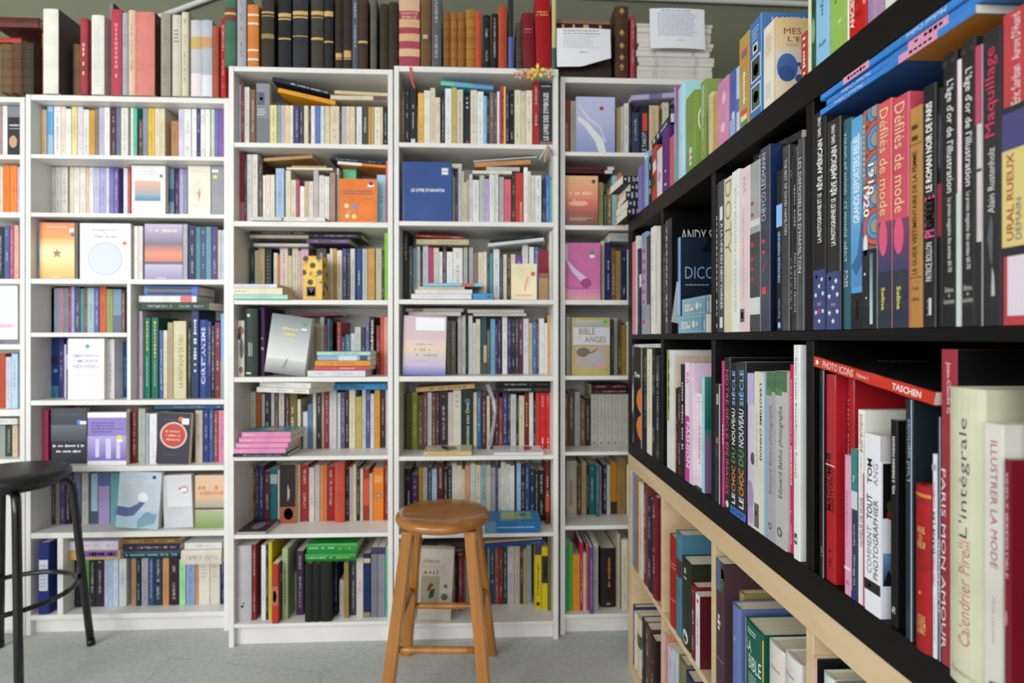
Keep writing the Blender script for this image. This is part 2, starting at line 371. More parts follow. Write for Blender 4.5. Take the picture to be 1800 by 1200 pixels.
def bounds(R, its):
    m = its[len(its)//2]['p']; u = (m[0]+m[1])/2
    if R['plane'] == 'x':
        if R['lim'] > 5: return -YE+0.001, 9
        y = onX(u, 600, R['Y'])[1]; e = [YE-0.05] + [v for k in YU for v in (k+0.0095, k-0.0095)] + [YU[-1]-0.1]
        for i in range(0, len(e)-1, 2):
            if e[i] >= y >= e[i+1]: return -e[i]+0.0006, -e[i+1]-0.0006
        return -9, 9
    x = onY(u, 600, R['Y'])[0]
    for c in CASES.values():
        if c['x0'] <= x <= c['x1'] and abs(c['Y']-R['Y']) < 0.001 and R['lim'] < 5:
            e = [c['x0']+0.0186]
            for (xa, xb, zl, zh) in c['div']:
                if zl <= R['base']+0.02 <= zh: e += [xa-0.0006, xb+0.0006]
            e.append(c['x1']-0.0186)
            for i in range(0, len(e), 2):
                if e[i]-0.01 <= x <= e[i+1]+0.01: return (e[i], e[i+1]) if len(e) == 2 or not R.get('across') else (e[0], e[-1])
    return -9, 9
def prepare():
    for R in ROWS:
        its = parse(R['items'], R['zoom'], 3); last = {}; R['base'] += 0.0005; bl, bh = bounds(R, its)
        px = R['plane'] == 'x'; occ = []
        for d in its:
            o = d['o']; s = float(o['s']) if 's' in o else R['s']; d['s'] = s
            (u0, u1, vt) = d['p']; d['R'] = R; P_ = R['Y'] + s
            if px: x0, x1 = -onX(u0, 600, P_)[1], -onX(u1, 600, P_)[1]; z_ = onX((u0+u1)/2, vt, P_)[2]
            else: x0, x1 = onY(u0, 600, P_)[0], onY(u1, 600, P_)[0]; z_ = onY((u0+u1)/2, vt, P_)[2]
            h = max(min(z_, R['lim'] - 0.003) - R['base'], 0.05)
            if 'F' in o: dep = float(o['T']) if 'T' in o else 0.02
            else: dep = float(o['d']) if 'd' in o else min(R['dmax'], (DEP if not px else 0.37) - 0.012 - s, h*0.78)
            dep = min(dep, (DEP-0.009 if not px else 0.376) - s) if R['lim'] < 5 else dep
            w0 = x1-x0; x1 = min(max(x1, x0+0.003), bh); lo = max(x0, bl)
            for (a, b, sa, sb) in occ:
                if sa < s+dep-0.0005 and sb > s+0.0005 and b > lo - 0.0003 and a < x1: lo = b + 0.0004
            if lo > x1 - 0.45*w0: x1 = lo + max(0.6*w0, 0.003)
            if x1 > bh: x1 = bh; lo = min(lo, bh-0.003)
            x0 = lo; occ.append((x0, x1, s, s+dep))
            pxa = abs(u1-u0)*abs(h)*(480 if not px else 980/max(0.4, -x1))
            d.update(x0=x0, x1=x1, h=h, dep=dep, area=pxa, force=R['name'] != 'paperback' or 'F' in o)
            ALL.append(d)
        R['its'] = its
def lab(c):
    r, g, b = c; f = lambda t: t**(1/3.0); X, Y_, Z = f(.412*r+.358*g+.18*b), f(.213*r+.715*g+.072*b), f(.019*r+.119*g+.95*b+1e-9)
    return (116*Y_-16, 500*(X/.983-Y_), 200*(Y_-Z/1.03))
def cname(k):
    if k in NAME: return NAME[k]
    a = lab(col(k)); return NAME[min((q for q in PAL if q != 'rb'), key=lambda q: sum((x-y)**2 for x, y in zip(a, LABS[q])))]
LABS = {q: lab(RGB[q]) for q in PAL}
ORD = 'first second third fourth fifth sixth seventh eighth ninth tenth eleventh twelfth thirteenth fourteenth fifteenth sixteenth'.split()
def auto_labels():
    for R in ROWS:
        its = R['its']; med = sorted(d['h'] for d in its)[len(its)//2]; key = {}
        for i, d in enumerate(its):
            w_ = d['p'][1]-d['p'][0]; adj = []
            if d['h'] > med*1.13: adj.append('tall')
            elif d['h'] < med*0.84: adj.append('short')
            if w_ < 5.5: adj.append('thin')
            elif w_ > 15: adj.append('thick')
            n = cname(d['c']); d['cn'] = n; d['adj'] = ' '.join(adj[:1])
        for i, d in enumerate(its):
            d['nb'] = (its[i-1]['cn'] if i else 'the side panel', its[i+1]['cn'] if i+1 < len(its) else 'the side panel')
        cnt = lambda f: {k: sum(1 for d in its if f(d) == k) for k in {f(d) for d in its}}
        c1 = cnt(lambda d: d['cn']); c2 = cnt(lambda d: (d['adj'], d['cn'])); c3 = cnt(lambda d: (d['cn'], d['nb'])); seen = {}
        for d in its:
            seen[d['cn']] = seen.get(d['cn'], 0) + 1; d['k'] = seen[d['cn']]
            d['lab0'] = d['lab']
            if d['lab']: d['lab'] = full(d['lab'], R); continue
            a = (d['adj'] + ' ') if d['adj'] else ''; tail = ' ' + where(R)
            if c1[d['cn']] == 1 or (d['adj'] and c2[(d['adj'], d['cn'])] == 1): t = a + d['cn'] + ' ' + R['noun']
            elif c3[(d['cn'], d['nb'])] == 1 and 'the side panel' not in d['nb'] and d['nb'][0] != d['nb'][1]: t = d['cn'] + ' ' + R['noun'] + ' between ' + d['nb'][0] + ' and ' + d['nb'][1]
            else: t = ORD[min(d['k']-1, 15)] + ' ' + d['cn'] + ' ' + R['noun'] + ' towards ' + ('the wall' if R['plane'] == 'x' else 'black bookcase')
            if d['k'] and t.startswith(ORD[min(d['k']-1, 15)]) and R['plane'] == 'x': t = ORD[min(d['k']-1, 15)] + ' ' + d['cn'] + ' ' + R['noun'] + ' from the wall end'
            d['lab'] = t + tail
def layout(R):
    """books lying flat: each rests on what is under it; returns by how much the pile would pass the board above"""
    its = R['its']; tops = [(d['x0'], d['x1'], R['base']+d['h'], d['s'], d['s']+d['dep'], d) for d in its]; out = []; over = 0.0
    L = parse(R['lying'], R['zoom'], 4); L.sort(key=lambda d: -d['p'][3]); bl, bh = bounds(R, its); px = R['plane'] == 'x'
    for d in L:
        o = d['o']; s = float(o['s']) if 's' in o else R['s']; u0, u1, v0, v1 = d['p']; tilt = float(o.get('t', 0)); d['s'] = s
        d0 = float(o['d']) if 'd' in o else min(R['dmax'], DEP-0.012-s)
        if px:
            ca = onX(u0, v0, R['Y']+s); cb = onX(u1, v1, R['Y']+s); ln = (ca-cb).length; th = float(o['T'])
            M = T((ca+cb)/2) @ Rz(-90) @ Ry(math.degrees(math.atan2(ca[2]-cb[2], ca[1]-cb[1])))
        else:
            a = onY(u0, v0, R['Y']+s); b_ = onY(u1, v1, R['Y']+s); x0, x1 = max(a[0], bl+0.0005), min(b_[0], bh-0.0005)
            th = float(o['T']) if 'T' in o else max(a[2]-b_[2], 0.004); tn = math.tan(math.radians(tilt)); cs = math.cos(math.radians(tilt)); ln = (x1-x0)/cs - (th*abs(tn))
            if 'f' in o or b_[2] < R['base'] + 0.075:
                near = [e['s'] for e in its if e['x0'] < x1 and e['x1'] > x0 and e['s'] > s + 0.02]
                if near: d0 = min(d0, min(near) - s - 0.001)
            xc = (x0+x1)/2; hc = th/2/cs; zmin = R['base'] + hc + (x1-x0)/2*abs(tn); sup = []
            ca_, sa_ = (0.0, 0.0)
            if 'f' not in o:
                for (p, q, ztp, s0, s1, src) in tops:
                    if p < x1-0.002 and q > x0+0.002 and s0 < s+d0 and s1 > s+0.001:
                        sup.append((ztp, src))
                        for x in (max(p, x0), min(q, x1)): zmin = max(zmin, ztp + (x-xc)*tn + hc)
            zc = zmin + 0.0006; ex = zc + hc + (x1-x0)/2*abs(tn) + 0.0008 - R['lim']
            if ex > 0.0002:
                over = max(over, ex)
            M = T((xc, R['Y']+s, zc)) @ Ry(tilt)
            tops += [(x0+(x1-x0)*i/8, x0+(x1-x0)*(i+1)/8, zc+hc-min((x0+(x1-x0)*(i+k)/8-xc)*tn for k in (0, 1)), s, s+d0, None) for i in range(8)] if tilt else [(x0, x1, zc+hc, s, s+d0, None)]
            d['rng'] = (x0, x1, s, s+d0)
        out.append((d, M, th, d0, ln))
    if over > 0.0002:
        lim = {}
        for d in its:
            if any(d['x0'] < q and d['x1'] > p and d['s'] < s1 and d['s']+d['dep'] > s0 for (p, q, s0, s1) in (e[0]['rng'] for e in out if 'f' not in e[0]['o'])): lim[id(d)] = d
        if lim:
            m = max(d['h'] for d in lim.values())
            for d in lim.values(): d['h'] = max(0.05, min(d['h'], m-over))
    R['flat'] = out; return over
BUDGET = 300
CATS = dict(paperback='paperback', antique_book='antique book', photo_book='photo book', old_book='hardcover book')
def build_rows():
    pap = [d for d in ALL if d['R']['name'] == 'paperback' and len(d['o'].get('n', '')) == 0]
    n_f = sum(1 for d in pap if d['force']) + sum(len(parse(R['lying'], R['zoom'], 4)) for R in ROWS if R['name'] == 'paperback')
    keep = set(id(d) for d in sorted((d for d in pap if not d['force']), key=lambda d: -d['area']*(1.6 if d['lab0'] else 1))[:BUDGET-n_f])
    for d in ALL:
        if 'n' in d['o']: d['force'] = True
    n_forced, n_ly = n_f, 0
    print('books', len(ALL), 'forced', n_forced, 'lying', n_ly, 'kept', len(keep))
    for R in ROWS:
        for _ in range(8):
            over = layout(R)
            if over < 0.0004: break
    mass = bmesh.new(); uvl = mass.loops.layers.uv.new('UVMap'); tl = mass.loops.layers.float_color.new('tint')
    for d in ALL:
        R, o = d['R'], d['o']; t = d['x1']-d['x0']; px = R['plane'] == 'x'
        if px: M = T((R['Y']+d['s'], -(d['x0']+d['x1'])/2, R['base'])) @ Rz(-90)
        else: M = T(((d['x0']+d['x1'])/2, R['Y']+d['s'], R['base']))
        dep = d['dep']
        if not d['force'] and id(d) not in keep:
            c = col(d['c']); j = random.uniform(0.9, 1.08); lum = 0.3*c[0]+0.6*c[1]+0.1*c[2]
            cover_bm(mass, t, dep, d['h'], 0, min(0.0005, t*0.2), uvl, lambda p: M @ p, (min(c[0]*j, 1), min(c[1]*j, 1), min(c[2]*j, 1), 0.75 if lum < 0.16 else 0.06), tl)
            n0 = len(mass.faces); e = 0.0006
            cs = [mass.verts.new(M @ Vector(((t/2-e)*sx, y, z))) for sx in (-1, 1) for y in (e*1.5, dep-e) for z in (e, d['h']-e)]
            for q in ((0, 1, 3, 2), (4, 6, 7, 5), (0, 4, 5, 1), (2, 3, 7, 6), (1, 5, 7, 3), (0, 2, 6, 4)):
                f = mass.faces.new([cs[i] for i in q]); f.material_index = 1
            continue
        hard = 'H' in o or 'L' in o; m = M_LEATHER if 'L' in o else (M_GLOSS if 'G' in o else M_PAPERCOV); nm = R['name']
        if 'n' in o: nm = o['n']
        if 'F' in o:
            th = float(o['T']) if 'T' in o else 0.02
            b = make_book(nm, th, t, d['h'], d['c'], hard, m, d['pr'], old=False)
            rr = float(o.get('r', 0)); b.matrix_world = T((d['x0'], R['Y']+d['s']+th/2, R['base']+max(0, t*math.sin(math.radians(rr))))) @ Ry(rr) @ Rz(-90)
        else:
            b = make_book(nm, t, dep, d['h'], d['c'], hard, m, d['pr'], old='L' in o, band='B' in o)
            b.matrix_world = M @ (T((0, 0, t/2*abs(math.sin(math.radians(float(o['r'])))))) @ Ry(float(o['r'])) if 'r' in o else Matrix())
        tag(b, d['lab'], o.get('k', CATS[R['name']]).replace('_', ' '), R['group'] or ('books ' + where(R)))
    bmesh.ops.recalc_face_normals(mass, faces=mass.faces[:])
    mo = obj('shelved_paperbacks', mass, M_MASS); mo.data.materials.append(M_PAGE)
    tag(mo, 'remaining narrow paperback spines packed along the white bookcases', 'books', 'books on the white bookcases', 'stuff')
    for R in ROWS:
        for (d, M, th, d0, ln) in R['flat']:
            o = d['o']; hard = 'H' in o or 'L' in o; m = M_LEATHER if 'L' in o else (M_GLOSS if 'G' in o else M_PAPERCOV)
            bk = make_book(o.get('n', R['name']), th, d0, ln, d['c'], hard, m, d['pr'], old='L' in o)
            M = M @ Ry(90) @ T((0, 0, -ln/2))
            if 'y' in o: M = T(M.translation) @ Rz(float(o['y'])) @ T(-M.translation) @ M
            bk.matrix_world = M
            tag(bk, full(d['lab'], R) if d['lab'] else (cname(d['c']) + ' book lying flat ' + where(R)), CATS[R['name']], R['group'] or ('books ' + where(R)))
# ---------------------------------------------------------------- the room
WALLY = 2.49
def struct(name, *a, **k):
    o = box(name, *a, **k); o['kind'] = 'structure'; return o
struct('floor', -4.5, 2.6, -3.5, 3.0, -0.06, 0.0, M_FLOOR)
struct('wall_back', -4.5, 2.6, WALLY, WALLY+0.1, 0, 2.85, M_WALL)
struct('wall_right', 2.5, 2.6, -0.6, WALLY, 0, 2.85, M_WALL)
struct('ceiling', -4.5, 2.6, -3.5, 3.0, 2.85, 2.92, M_CEIL)
a = onY(1180, -2, WALLY-0.02); b = onY(1440, 8, WALLY-0.02)
bm = bmesh.new(); add_tube(bm, [a + (a-b)*0.6, a, b, b + (b-a)*0.4], 0.012, 10); o = obj('trim_1', bm, M_CEIL, smooth=True); o['kind'] = 'structure'
a = onY(296, 24, WALLY-0.016); b = onY(366, -2, WALLY-0.016)
bm = bmesh.new(); add_tube(bm, [a + (a-b)*2.5, a, b, b + (b-a)*2.2], 0.011, 10); o = obj('trim_2', bm, M_CEIL, smooth=True); o['kind'] = 'structure'
# ---------------------------------------------------------------- white bookcases
def vz(v, Y, u=855): return onY(u, v, Y)[2]
def vx(u, Y): return onY(u, 594, Y)[0]
CASES = {}
def bookcase(key, label, Y, u0, u1, boards, plinth_v, pan=0.018, dividers=(), shelves_part=(), xr=None):
    r = empty('bookcase'); tag(r, label, 'bookcase', 'white bookcases along the back wall')
    x0, x1 = vx(u0, Y), vx(u1, Y) if xr is None else xr; uc = (u0+u1)/2
    zt = vz(boards[0][0], Y, uc); zs = []; r.location = ((x0+x1)/2, Y+DEP/2, 0); off = -r.location
    def part(n, *c, m=M_WHITE, bev=0.0008):
        o = box(n, *c, m, r, bev); o.matrix_parent_inverse = Matrix.Translation(off); return o
    part('side_panel', x0, x0+pan, Y, Y+DEP, 0, zt); part('side_panel', x1-pan, x1, Y, Y+DEP, 0, zt)
    part('back_panel', x0+pan, x1-pan, Y+DEP-0.006, Y+DEP-0.001, 0.03, zt-0.002, m=M_WHITEBACK, bev=0)
    for i, (va, vb) in enumerate(boards):
        za, zb = vz(va, Y, uc), vz(vb, Y, uc); zs.append((za, zb))
        part('top_panel' if i == 0 else 'shelf', x0+pan+0.0003, x1-pan-0.0003, Y+0.001, Y+DEP-0.007, zb, za)
    part('plinth', x0+pan+0.0003, x1-pan-0.0003, Y+0.022, Y+0.04, 0.0, zs[-1][1]-0.0004)
    for (ua, ub, k0, k1, top) in dividers:
        a_, b_ = vx(ua, Y), vx(ub, Y); part('divider', a_, b_, Y+0.002, Y+DEP-0.008, zs[k1][0]+0.0003, zs[k0][1]-0.0003)
    for (ua, ub, va, vb) in shelves_part:
        a_, b_ = vx(ua, Y), vx(ub, Y); part('short_shelf', a_+0.0003, b_-0.0003, Y+0.002, Y+DEP-0.008, vz(vb, Y, uc), vz(va, Y, uc))
    CASES[key] = dict(zs=zs, x0=x0, x1=x1, r=r, part=part, Y=Y, div=[(vx(a_, Y), vx(b_, Y), zs[k1][0], zs[k0][1]) for (a_, b_, k0, k1, t_) in dividers]); return r
bookcase('A', 'low wide white bookcase behind the black stool', YA, 45, 402, [(169, 178.5), (273, 280), (375, 382), (490.5, 499), (703, 711.5), (819, 828), (934.5, 944), (1078, 1086.5)], 1106,
         dividers=[(222.5, 229, 3, 4, 0), (100, 110, 6, 7, 0)], shelves_part=[(49, 222.4, 584.5, 592)])
bookcase('B1', 'tall white bookcase holding the pink stack of books', YB, 402, 690.5, [(119, 127.5), (252, 260), (389.6, 398.5), (527, 535), (662.5, 671), (801.5, 808.5), (938, 945), (1094.5, 1100.5)], 1127)
bookcase('B2', 'tall white bookcase standing behind the wooden stool', YB, 692.5, 981.5, [(118.5, 128), (252, 260), (389.5, 397.5), (526.5, 534.5), (661, 670), (801, 808.5), (937.5, 944.5), (1094.5, 1100)], 1124)
bookcase('C', 'white corner bookcase half hidden by the black one', YC, 985, 1300, [(138, 147.6), (268.5, 275.5), (397, 404.5), (527.5, 535.5), (660, 667), (793, 799), (922, 929), (1077, 1083)], 1108)
bookcase('D', 'white bookcase cut off beside the black stool', YA, -230, 43.5, [(168, 177), (270, 278), (371.5, 381), (489.5, 498), (605, 614), (720.5, 732), (808, 816), (1078, 1086.5)], 1106)
D = CASES['D']; D['part']('door_panel', D['x0']+0.02, D['x1']-0.0185, YA-0.018, YA-0.0005, 0.03, D['zs'][-2][1]-0.004, bev=0.001)
# ---------------------------------------------------------------- black cube bookcase on the birch one
YE = 1.885                              # their far end
def xz(v, u): return onX(u, v, X0)[2]
ZSEAM = xz(792, 1099); ZBT = xz(393, 1099)
PITCH = 0.3505
YU = [onX(u, 600, X0)[1] for u in (1163, 1252.5, 1422)]; YU.append(YU[2]-PITCH); YU.append(YU[2]-2*PITCH)
ZS_BLACK = (CH+0.0115, CH-0.0035); ZB_BASE = ZSEAM + 0.0468; ZB_LIM = ZBT - 0.0465
def cube_case(name, label, z0, z1, thick, mid, zmid, m, cat):
    r = empty(name, (X0+0.19, YE-0.7, z0)); tag(r, label, cat); off = Matrix.Translation(-r.location); y1 = YU[-1]-0.1; xd = X0+0.385
    def part(n, *c, mm=m):
        o = box(n, *c, mm, r, 0.0008); o.matrix_parent_inverse = off; return o
    part('top_panel', X0, xd, y1, YE, z1-thick, z1); part('bottom_panel', X0, xd, y1, YE, z0, z0+thick)
    part('side_panel', X0, xd, YE-0.05, YE, z0+thick+0.0003, z1-thick-0.0003)
    part('back_panel', xd-0.006, xd-0.001, y1, YE-0.052, z0+thick+0.0005, z1-thick-0.0005)
    for i, y in enumerate(YU):
        part('upright', X0+0.001, xd-0.007, y-0.0095, y+0.0095, z0+thick+0.0003, zmid[1]-0.0003); part('upright', X0+0.001, xd-0.007, y-0.0095, y+0.0095, zmid[0]+0.0003, z1-thick-0.0003)
    part('shelf', X0+0.001, xd-0.007, y1, YE-0.0505, zmid[1], zmid[0])
    return r
cube_case('cube_bookcase', 'black-brown cube bookcase of photo books standing on birch one', ZSEAM+0.0005, ZBT, 0.046, True, ZS_BLACK, M_BLACKW, 'bookcase')
ZM_BIRCH = (ZSEAM*0.5+0.004, ZSEAM*0.5-0.012); ZBI_LIM = ZSEAM - 0.046
cube_case('birch_bookcase', 'pale birch cube bookcase standing on floor beneath black bookcase', 0.0, ZSEAM, 0.046, True, ZM_BIRCH, M_BIRCH, 'bookcase')
# ---------------------------------------------------------------- every book, row by row: x0 x1 top colour flags | print # label
def zt(case, k): return CASES[case]['zs'][k][0]
def zb(case, k): return CASES[case]['zs'][k][1]
PA, PB1, PB2, PC_, PD = 'bookcase behind black stool', 'bookcase with pink stack', 'bookcase behind wooden stool', 'white corner bookcase', 'cut-off white bookcase'
SH = ['', 'top shelf', 'second shelf', 'third shelf', 'fourth shelf', 'fifth shelf', 'sixth shelf', 'bottom shelf']
G5 = 'r 0 1 .80 .83 gd~r 0 1 .70 .72 gd~r 0.1 .9 .73 .79 a8843c~r 0 1 .40 .41 gd~r 0 1 .35 .36 gd'
# --- A: on top
row(PA, 'its top', 'L1', YA, zt('A', 0), 9, -0.012, '''
0 84 330 7a5c34 L B d.17 #gilt brown antique volume, fattest under the flat red book;85 158 320 br L B d.17 #brown antique volume between two others under flat red book;160 246 320 4a3826 L B d.17 #dark brown antique volume beside thin orange spine;
285 318 250 a8683a L s.03;320 440 65 e4e2d6 H d.2 |cr 0 1 0 1 5c5a5c #cream tall book with charcoal side, far end of case top;545 600 330 8a6a44 L s.04;600 655 135 b8404c L |^ .5 .25 .75 .35 e0d0c0:HISTOIRE;655 684 200 d8c09a s.02;685 780 112 e6e4da H |n .2 .8 .1 .9 c8c4b8 40;
782 830 20 8a8884 H s.02|cr 0 1 0 1 3c3c3c;834 914 70 c84458 H |^ .5 .2 .85 .3 d8909a:ENCYCLOPEDIE #bright crimson tall book between two grey ones;920 960 95 aab0b8 H G;964 1017 75 e8c4a8 H;1020 1165 88 d88278 H G d.19 |cr 0 1 0 1 6c4c40 #salmon-pink slipcased volume, widest on the case top;
1208 1280 95 a09488 H G;1295 1360 110 d0c8b8 H|n .2 .8 .66 .84 8a8478 4;1365 1416 90 dcd4b8 H;1435 1514 150 c4c2c4 H G|r 0 1 .62 .78 c8a860~r 0 1 0 .3 e2d8d8;1516 1595 150 b8bcc4 H G|r 0 1 .64 .78 c89868~r 0 1 0 .28 d8dce0;1600 1645 195 b85a40 H;1660 1700 140 c02c28 H d.19''',
 '''-40 160 266 330 c24030 L T.018 d.19 #flat red book between antique volumes and another flat book;-60 288 130 212 6c2a22 L d.2 #thick flat red-brown antique volume lying topmost on stack''', name='antique_book', noun='old volume', dmax=0.19)
row(PA, 'top shelf', 'L1', YA, zt('A', 1), zb('A', 0), 0.05, '''
272 350 825 pc;355 400 770 lb|r 0 1 .45 .9 sk;405 460 790 f0e6ea;460 495 785 cr;495 536 820 wh;540 582 770 ead890;585 625 775 e4dcea;625 672 825 iv;672 715 830 oc;715 745 820 8c8074;745 785 790 c4bcd0;785 826 800 wh;835 874 790 5a2430;875 910 790 6a7898;910 965 785 iv;
985 1004 770 wh;1005 1032 770 tq;1045 1075 900 br;1075 1114 780 8c98b0;1115 1165 790 e0b830;1165 1205 785 cr;1205 1242 785 e4d8b4;1290 1344 910 b48050;1345 1384 790 d4cce0;1385 1440 770 wh;1445 1480 775 wh;1480 1510 785 in_;1510 1542 775 wh;1545 1582 780 wh;1590 1615 785 d8e0c0;1615 1644 790 pw;1645 1685 785 8c5cb0;1690 1715 795 cr''')
row(PA, 'second shelf', 'L2', YA, zt('A', 2), zb('A', 1), 0.1, '''
370 414 95 e4e2da;415 459 95 e4e2da;460 510 95 e6e4dc;525 555 90 cr;555 600 95 iv;600 645 95 iv;645 670 100 ecc0a4;670 704 95 wh;705 750 100 c8c4e0;750 800 100 a8a8d8;800 820 95 wh;820 856 95 7478c8;857 892 95 7a5cac;930 960 80 d4e4ee;960 984 85 rb|r 0 1 .1 .4 oc~r 0 1 .4 .7 lg;
990 1245 90 edece8 F s.06 |cg .1 .86 .31 .7 3c90a8 e0a080~cg .1 .86 .31 .42 2a6898 4a9aa8~cn .2 .8 .12 .2 c8c8c8 2~cn .15 .8 .82 .92 c0c0c8 2~co .88 .8 .05 5a3c98 #white cover with a sunset sea picture, facing out;1262 1310 85 lb|r 0 1 0 .3 b8dce8~r 0 1 .35 .6 pw;1310 1350 90 4c3070|r 0 1 0 .35 c4a8cc;1350 1380 85 lc;1380 1412 85 8890b8;
1415 1585 75 f0ecd8 F s.06 |cn .25 .75 .2 .26 d0c8b0 2~cp b87858 .48 .28 .56 .45 .52 .58 .46 .44~cp 8a7060 .28 .42 .5 .48 .5 .5~cn .15 .85 .88 .93 d8b8a8 2 #ivory cover with small dancer drawing, facing out;1590 1680 70 9a9aa2 F s.06 |co .35 .79 .17 e0d020~cr .08 .6 .88 .93 ececf0~cr 0 1 0 .07 4a64b0 #grey cover with yellow dot sticker, facing out;1682 1708 70 c84448''')
row(PA, 'third shelf', 'L2', YA, zt('A', 3), zb('A', 2), 0.03, '''
255 286 520 7c90b8;290 560 520 e8902c F |cg 0 1 0 .35 e89a30 f4d48a~cg 0 1 .35 .5 f4d48a f8e0a8~cg 0 1 .5 .72 f8e0a8 e8a040~cg 0 1 .72 1 e8902c e06c28~cs .5 .46 .16 9a6a2c~cn .2 .9 .92 .95 f8d8b0 1~co .95 .79 .055 3c4490~cr .86 .98 .84 .9 f4f0ec~cn .35 .6 .04 .09 f8e8c0 1 #orange cover with a small star in glowing clouds;562 590 522 8894b0 s.06;
600 985 525 edecee F |co .5 .37 .335 8a90a0~co .5 .37 .325 c4ccdc~ct .5 .88 .5 .05 8a8450:Enseignement~ct .5 .83 .06 .03 8a8450:de la~ct .5 .77 .4 .05 8a8450:Fleur de vie~co .88 .65 .04 e05038@ #white cover with a large geometric circle, red dot;
1010 1040 545 e6e2e0;1042 1075 545 e0d8d0;1090 1375 530 9484a8 F |cg 0 1 0 .28 8878a8 b0a8c0~cg 0 1 .28 .48 c04838 e08050~cg 0 1 .48 .66 e0704c 5a5068~cg 0 1 .66 1 6c5c80 b8a8c4~ct .5 .88 .72 .07 d8c8b0:le sentier Terre~cr 0 1 .28 .33 4a3c4c~cn .3 .7 .03 .06 e8e0e8 1 #purple cover with a red sunset sky;1378 1412 530 a8a8b0;
1420 1474 540 2c3468;1475 1510 550 3c8898;1510 1550 550 3a4484;1550 1590 550 5494a4;1590 1640 550 584c88;1640 1664 575 e0c4b8;1665 1690 575 a8cce4;1690 1706 575 d05848''')
row(PA, 'fourth shelf', 'L3', YA, vz(584.5, YA, 223), zb('A', 3), 0.1, '''
210 240 25 a4d4d4;240 290 30 c4ccdc|r 0 1 0 .5 404c88;290 330 25 7cc86c;330 370 15 e87048;370 395 25 94ccd8;395 425 25 c8b4d0;425 466 25 dc98a8;470 515 25 8c94a8|r 0 1 0 .5 2c3c74;515 535 20 b04048;535 560 15 a4a4dc;560 605 15 2c3464;605 635 30 2c8c88;635 655 20 94403c;655 710 25 a0bcbc;710 746 20 4c5cac;750 800 15 dc5c28;800 850 35 8ca04c;850 915 35 7c94b0|r 0 1 0 .4 28406c;915 940 60 7c4c48''')
row(PA, 'fifth shelf', 'L3', YA, zt('A', 4), vz(592, YA, 223), 0.1, '''
270 358 400 20488c|r 0 1 .55 .7 12204c~r 0 1 0 .2 2c84a0~o .6 .45 .3 6c8cb4;360 430 400 4c4890;430 455 450 e4e0e4;455 500 420 8c78b8|r 0 1 .5 .75 c8bce0;510 785 405 edebf2 F s.03 |ct .5 .72 .7 .055 a8a0b0,b:EMERGENCE~ct .56 .63 .56 .05 a8a0b0,b:MONDE~cr .15 .32 .625 .635 b0a8b8~ct .5 .54 .7 .06 a8a0b0,b:NOUVEAU~co .54 .87 .06 38a850~cr .13 .87 .39 .395 c0b8c8~cn .13 .87 .24 .26 d8b8b0 1~cn .4 .6 .05 .07 b0a8b8 1 #white cover lettered in grey with green dot sticker;
800 862 410 d8d4da s.05;870 925 435 2c64a8;925 942 435 5858b0''')
row(PA, 'tall side cell', 'L3', YA, zt('A', 4), zb('A', 3), 0.05, '''
980 1002 320 d888b0|r 0 1 .5 1 ecc0d4;1003 1046 200 d4c4dc s.04;1065 1130 250 0c8868 |v .5 .55 .97 .3 d0b850:FONDEMENTS~v .5 .15 .52 .3 b0d0b8:CHRISTIANISME #bright green hardback in the tall side cell;1140 1192 250 187458 |v .5 .5 .97 .3 b8a850:FONDEMENTS~v .5 .15 .48 .3 8cb8a0:CHRISTIANISME #darker green hardback in the tall side cell;
1200 1230 345 3c64a4;1230 1260 345 d4ccb0;1262 1304 285 b0a07c;1306 1402 275 d8cca4 |^ .6 .14 .82 .36 6c5c40:LA MONTAGNE DE DIEU #thick cream book, title running up the spine;1415 1440 330 40302c;1442 1496 195 28406c |v .5 .3 .94 .42 c8d0e0,b:GRANDS DE CE MONDE #navy book reaching up into the flat pile;1500 1562 265 344c98 H|^ .5 .18 .9 .45 e0e4f4,b:CHRISTIANISME #blue book with large white title, tall side cell;1564 1590 280 28347c;1592 1616 310 2c2834;1618 1660 285 8c2c44;1662 1702 220 80b0e0|r 0 1 0 .45 8c9890''',
 '''1045 1575 187 245 244c3c s.03 #dark green book lying flat, lowest over the tall side cell;1045 1480 158 208 e2e0da s.03 |r 0 1 .72 .92 d04848@ #white book with red tag, lying flat in side cell;1085 1490 100 172 5c80cc H s.03 |r .15 .85 .06 .88 38405c~^ .5 .1 .84 .4 c0c4d0,b:FACE A L'EXTREME #blue book lying topmost in the tall side cell''', dmax=0.14)
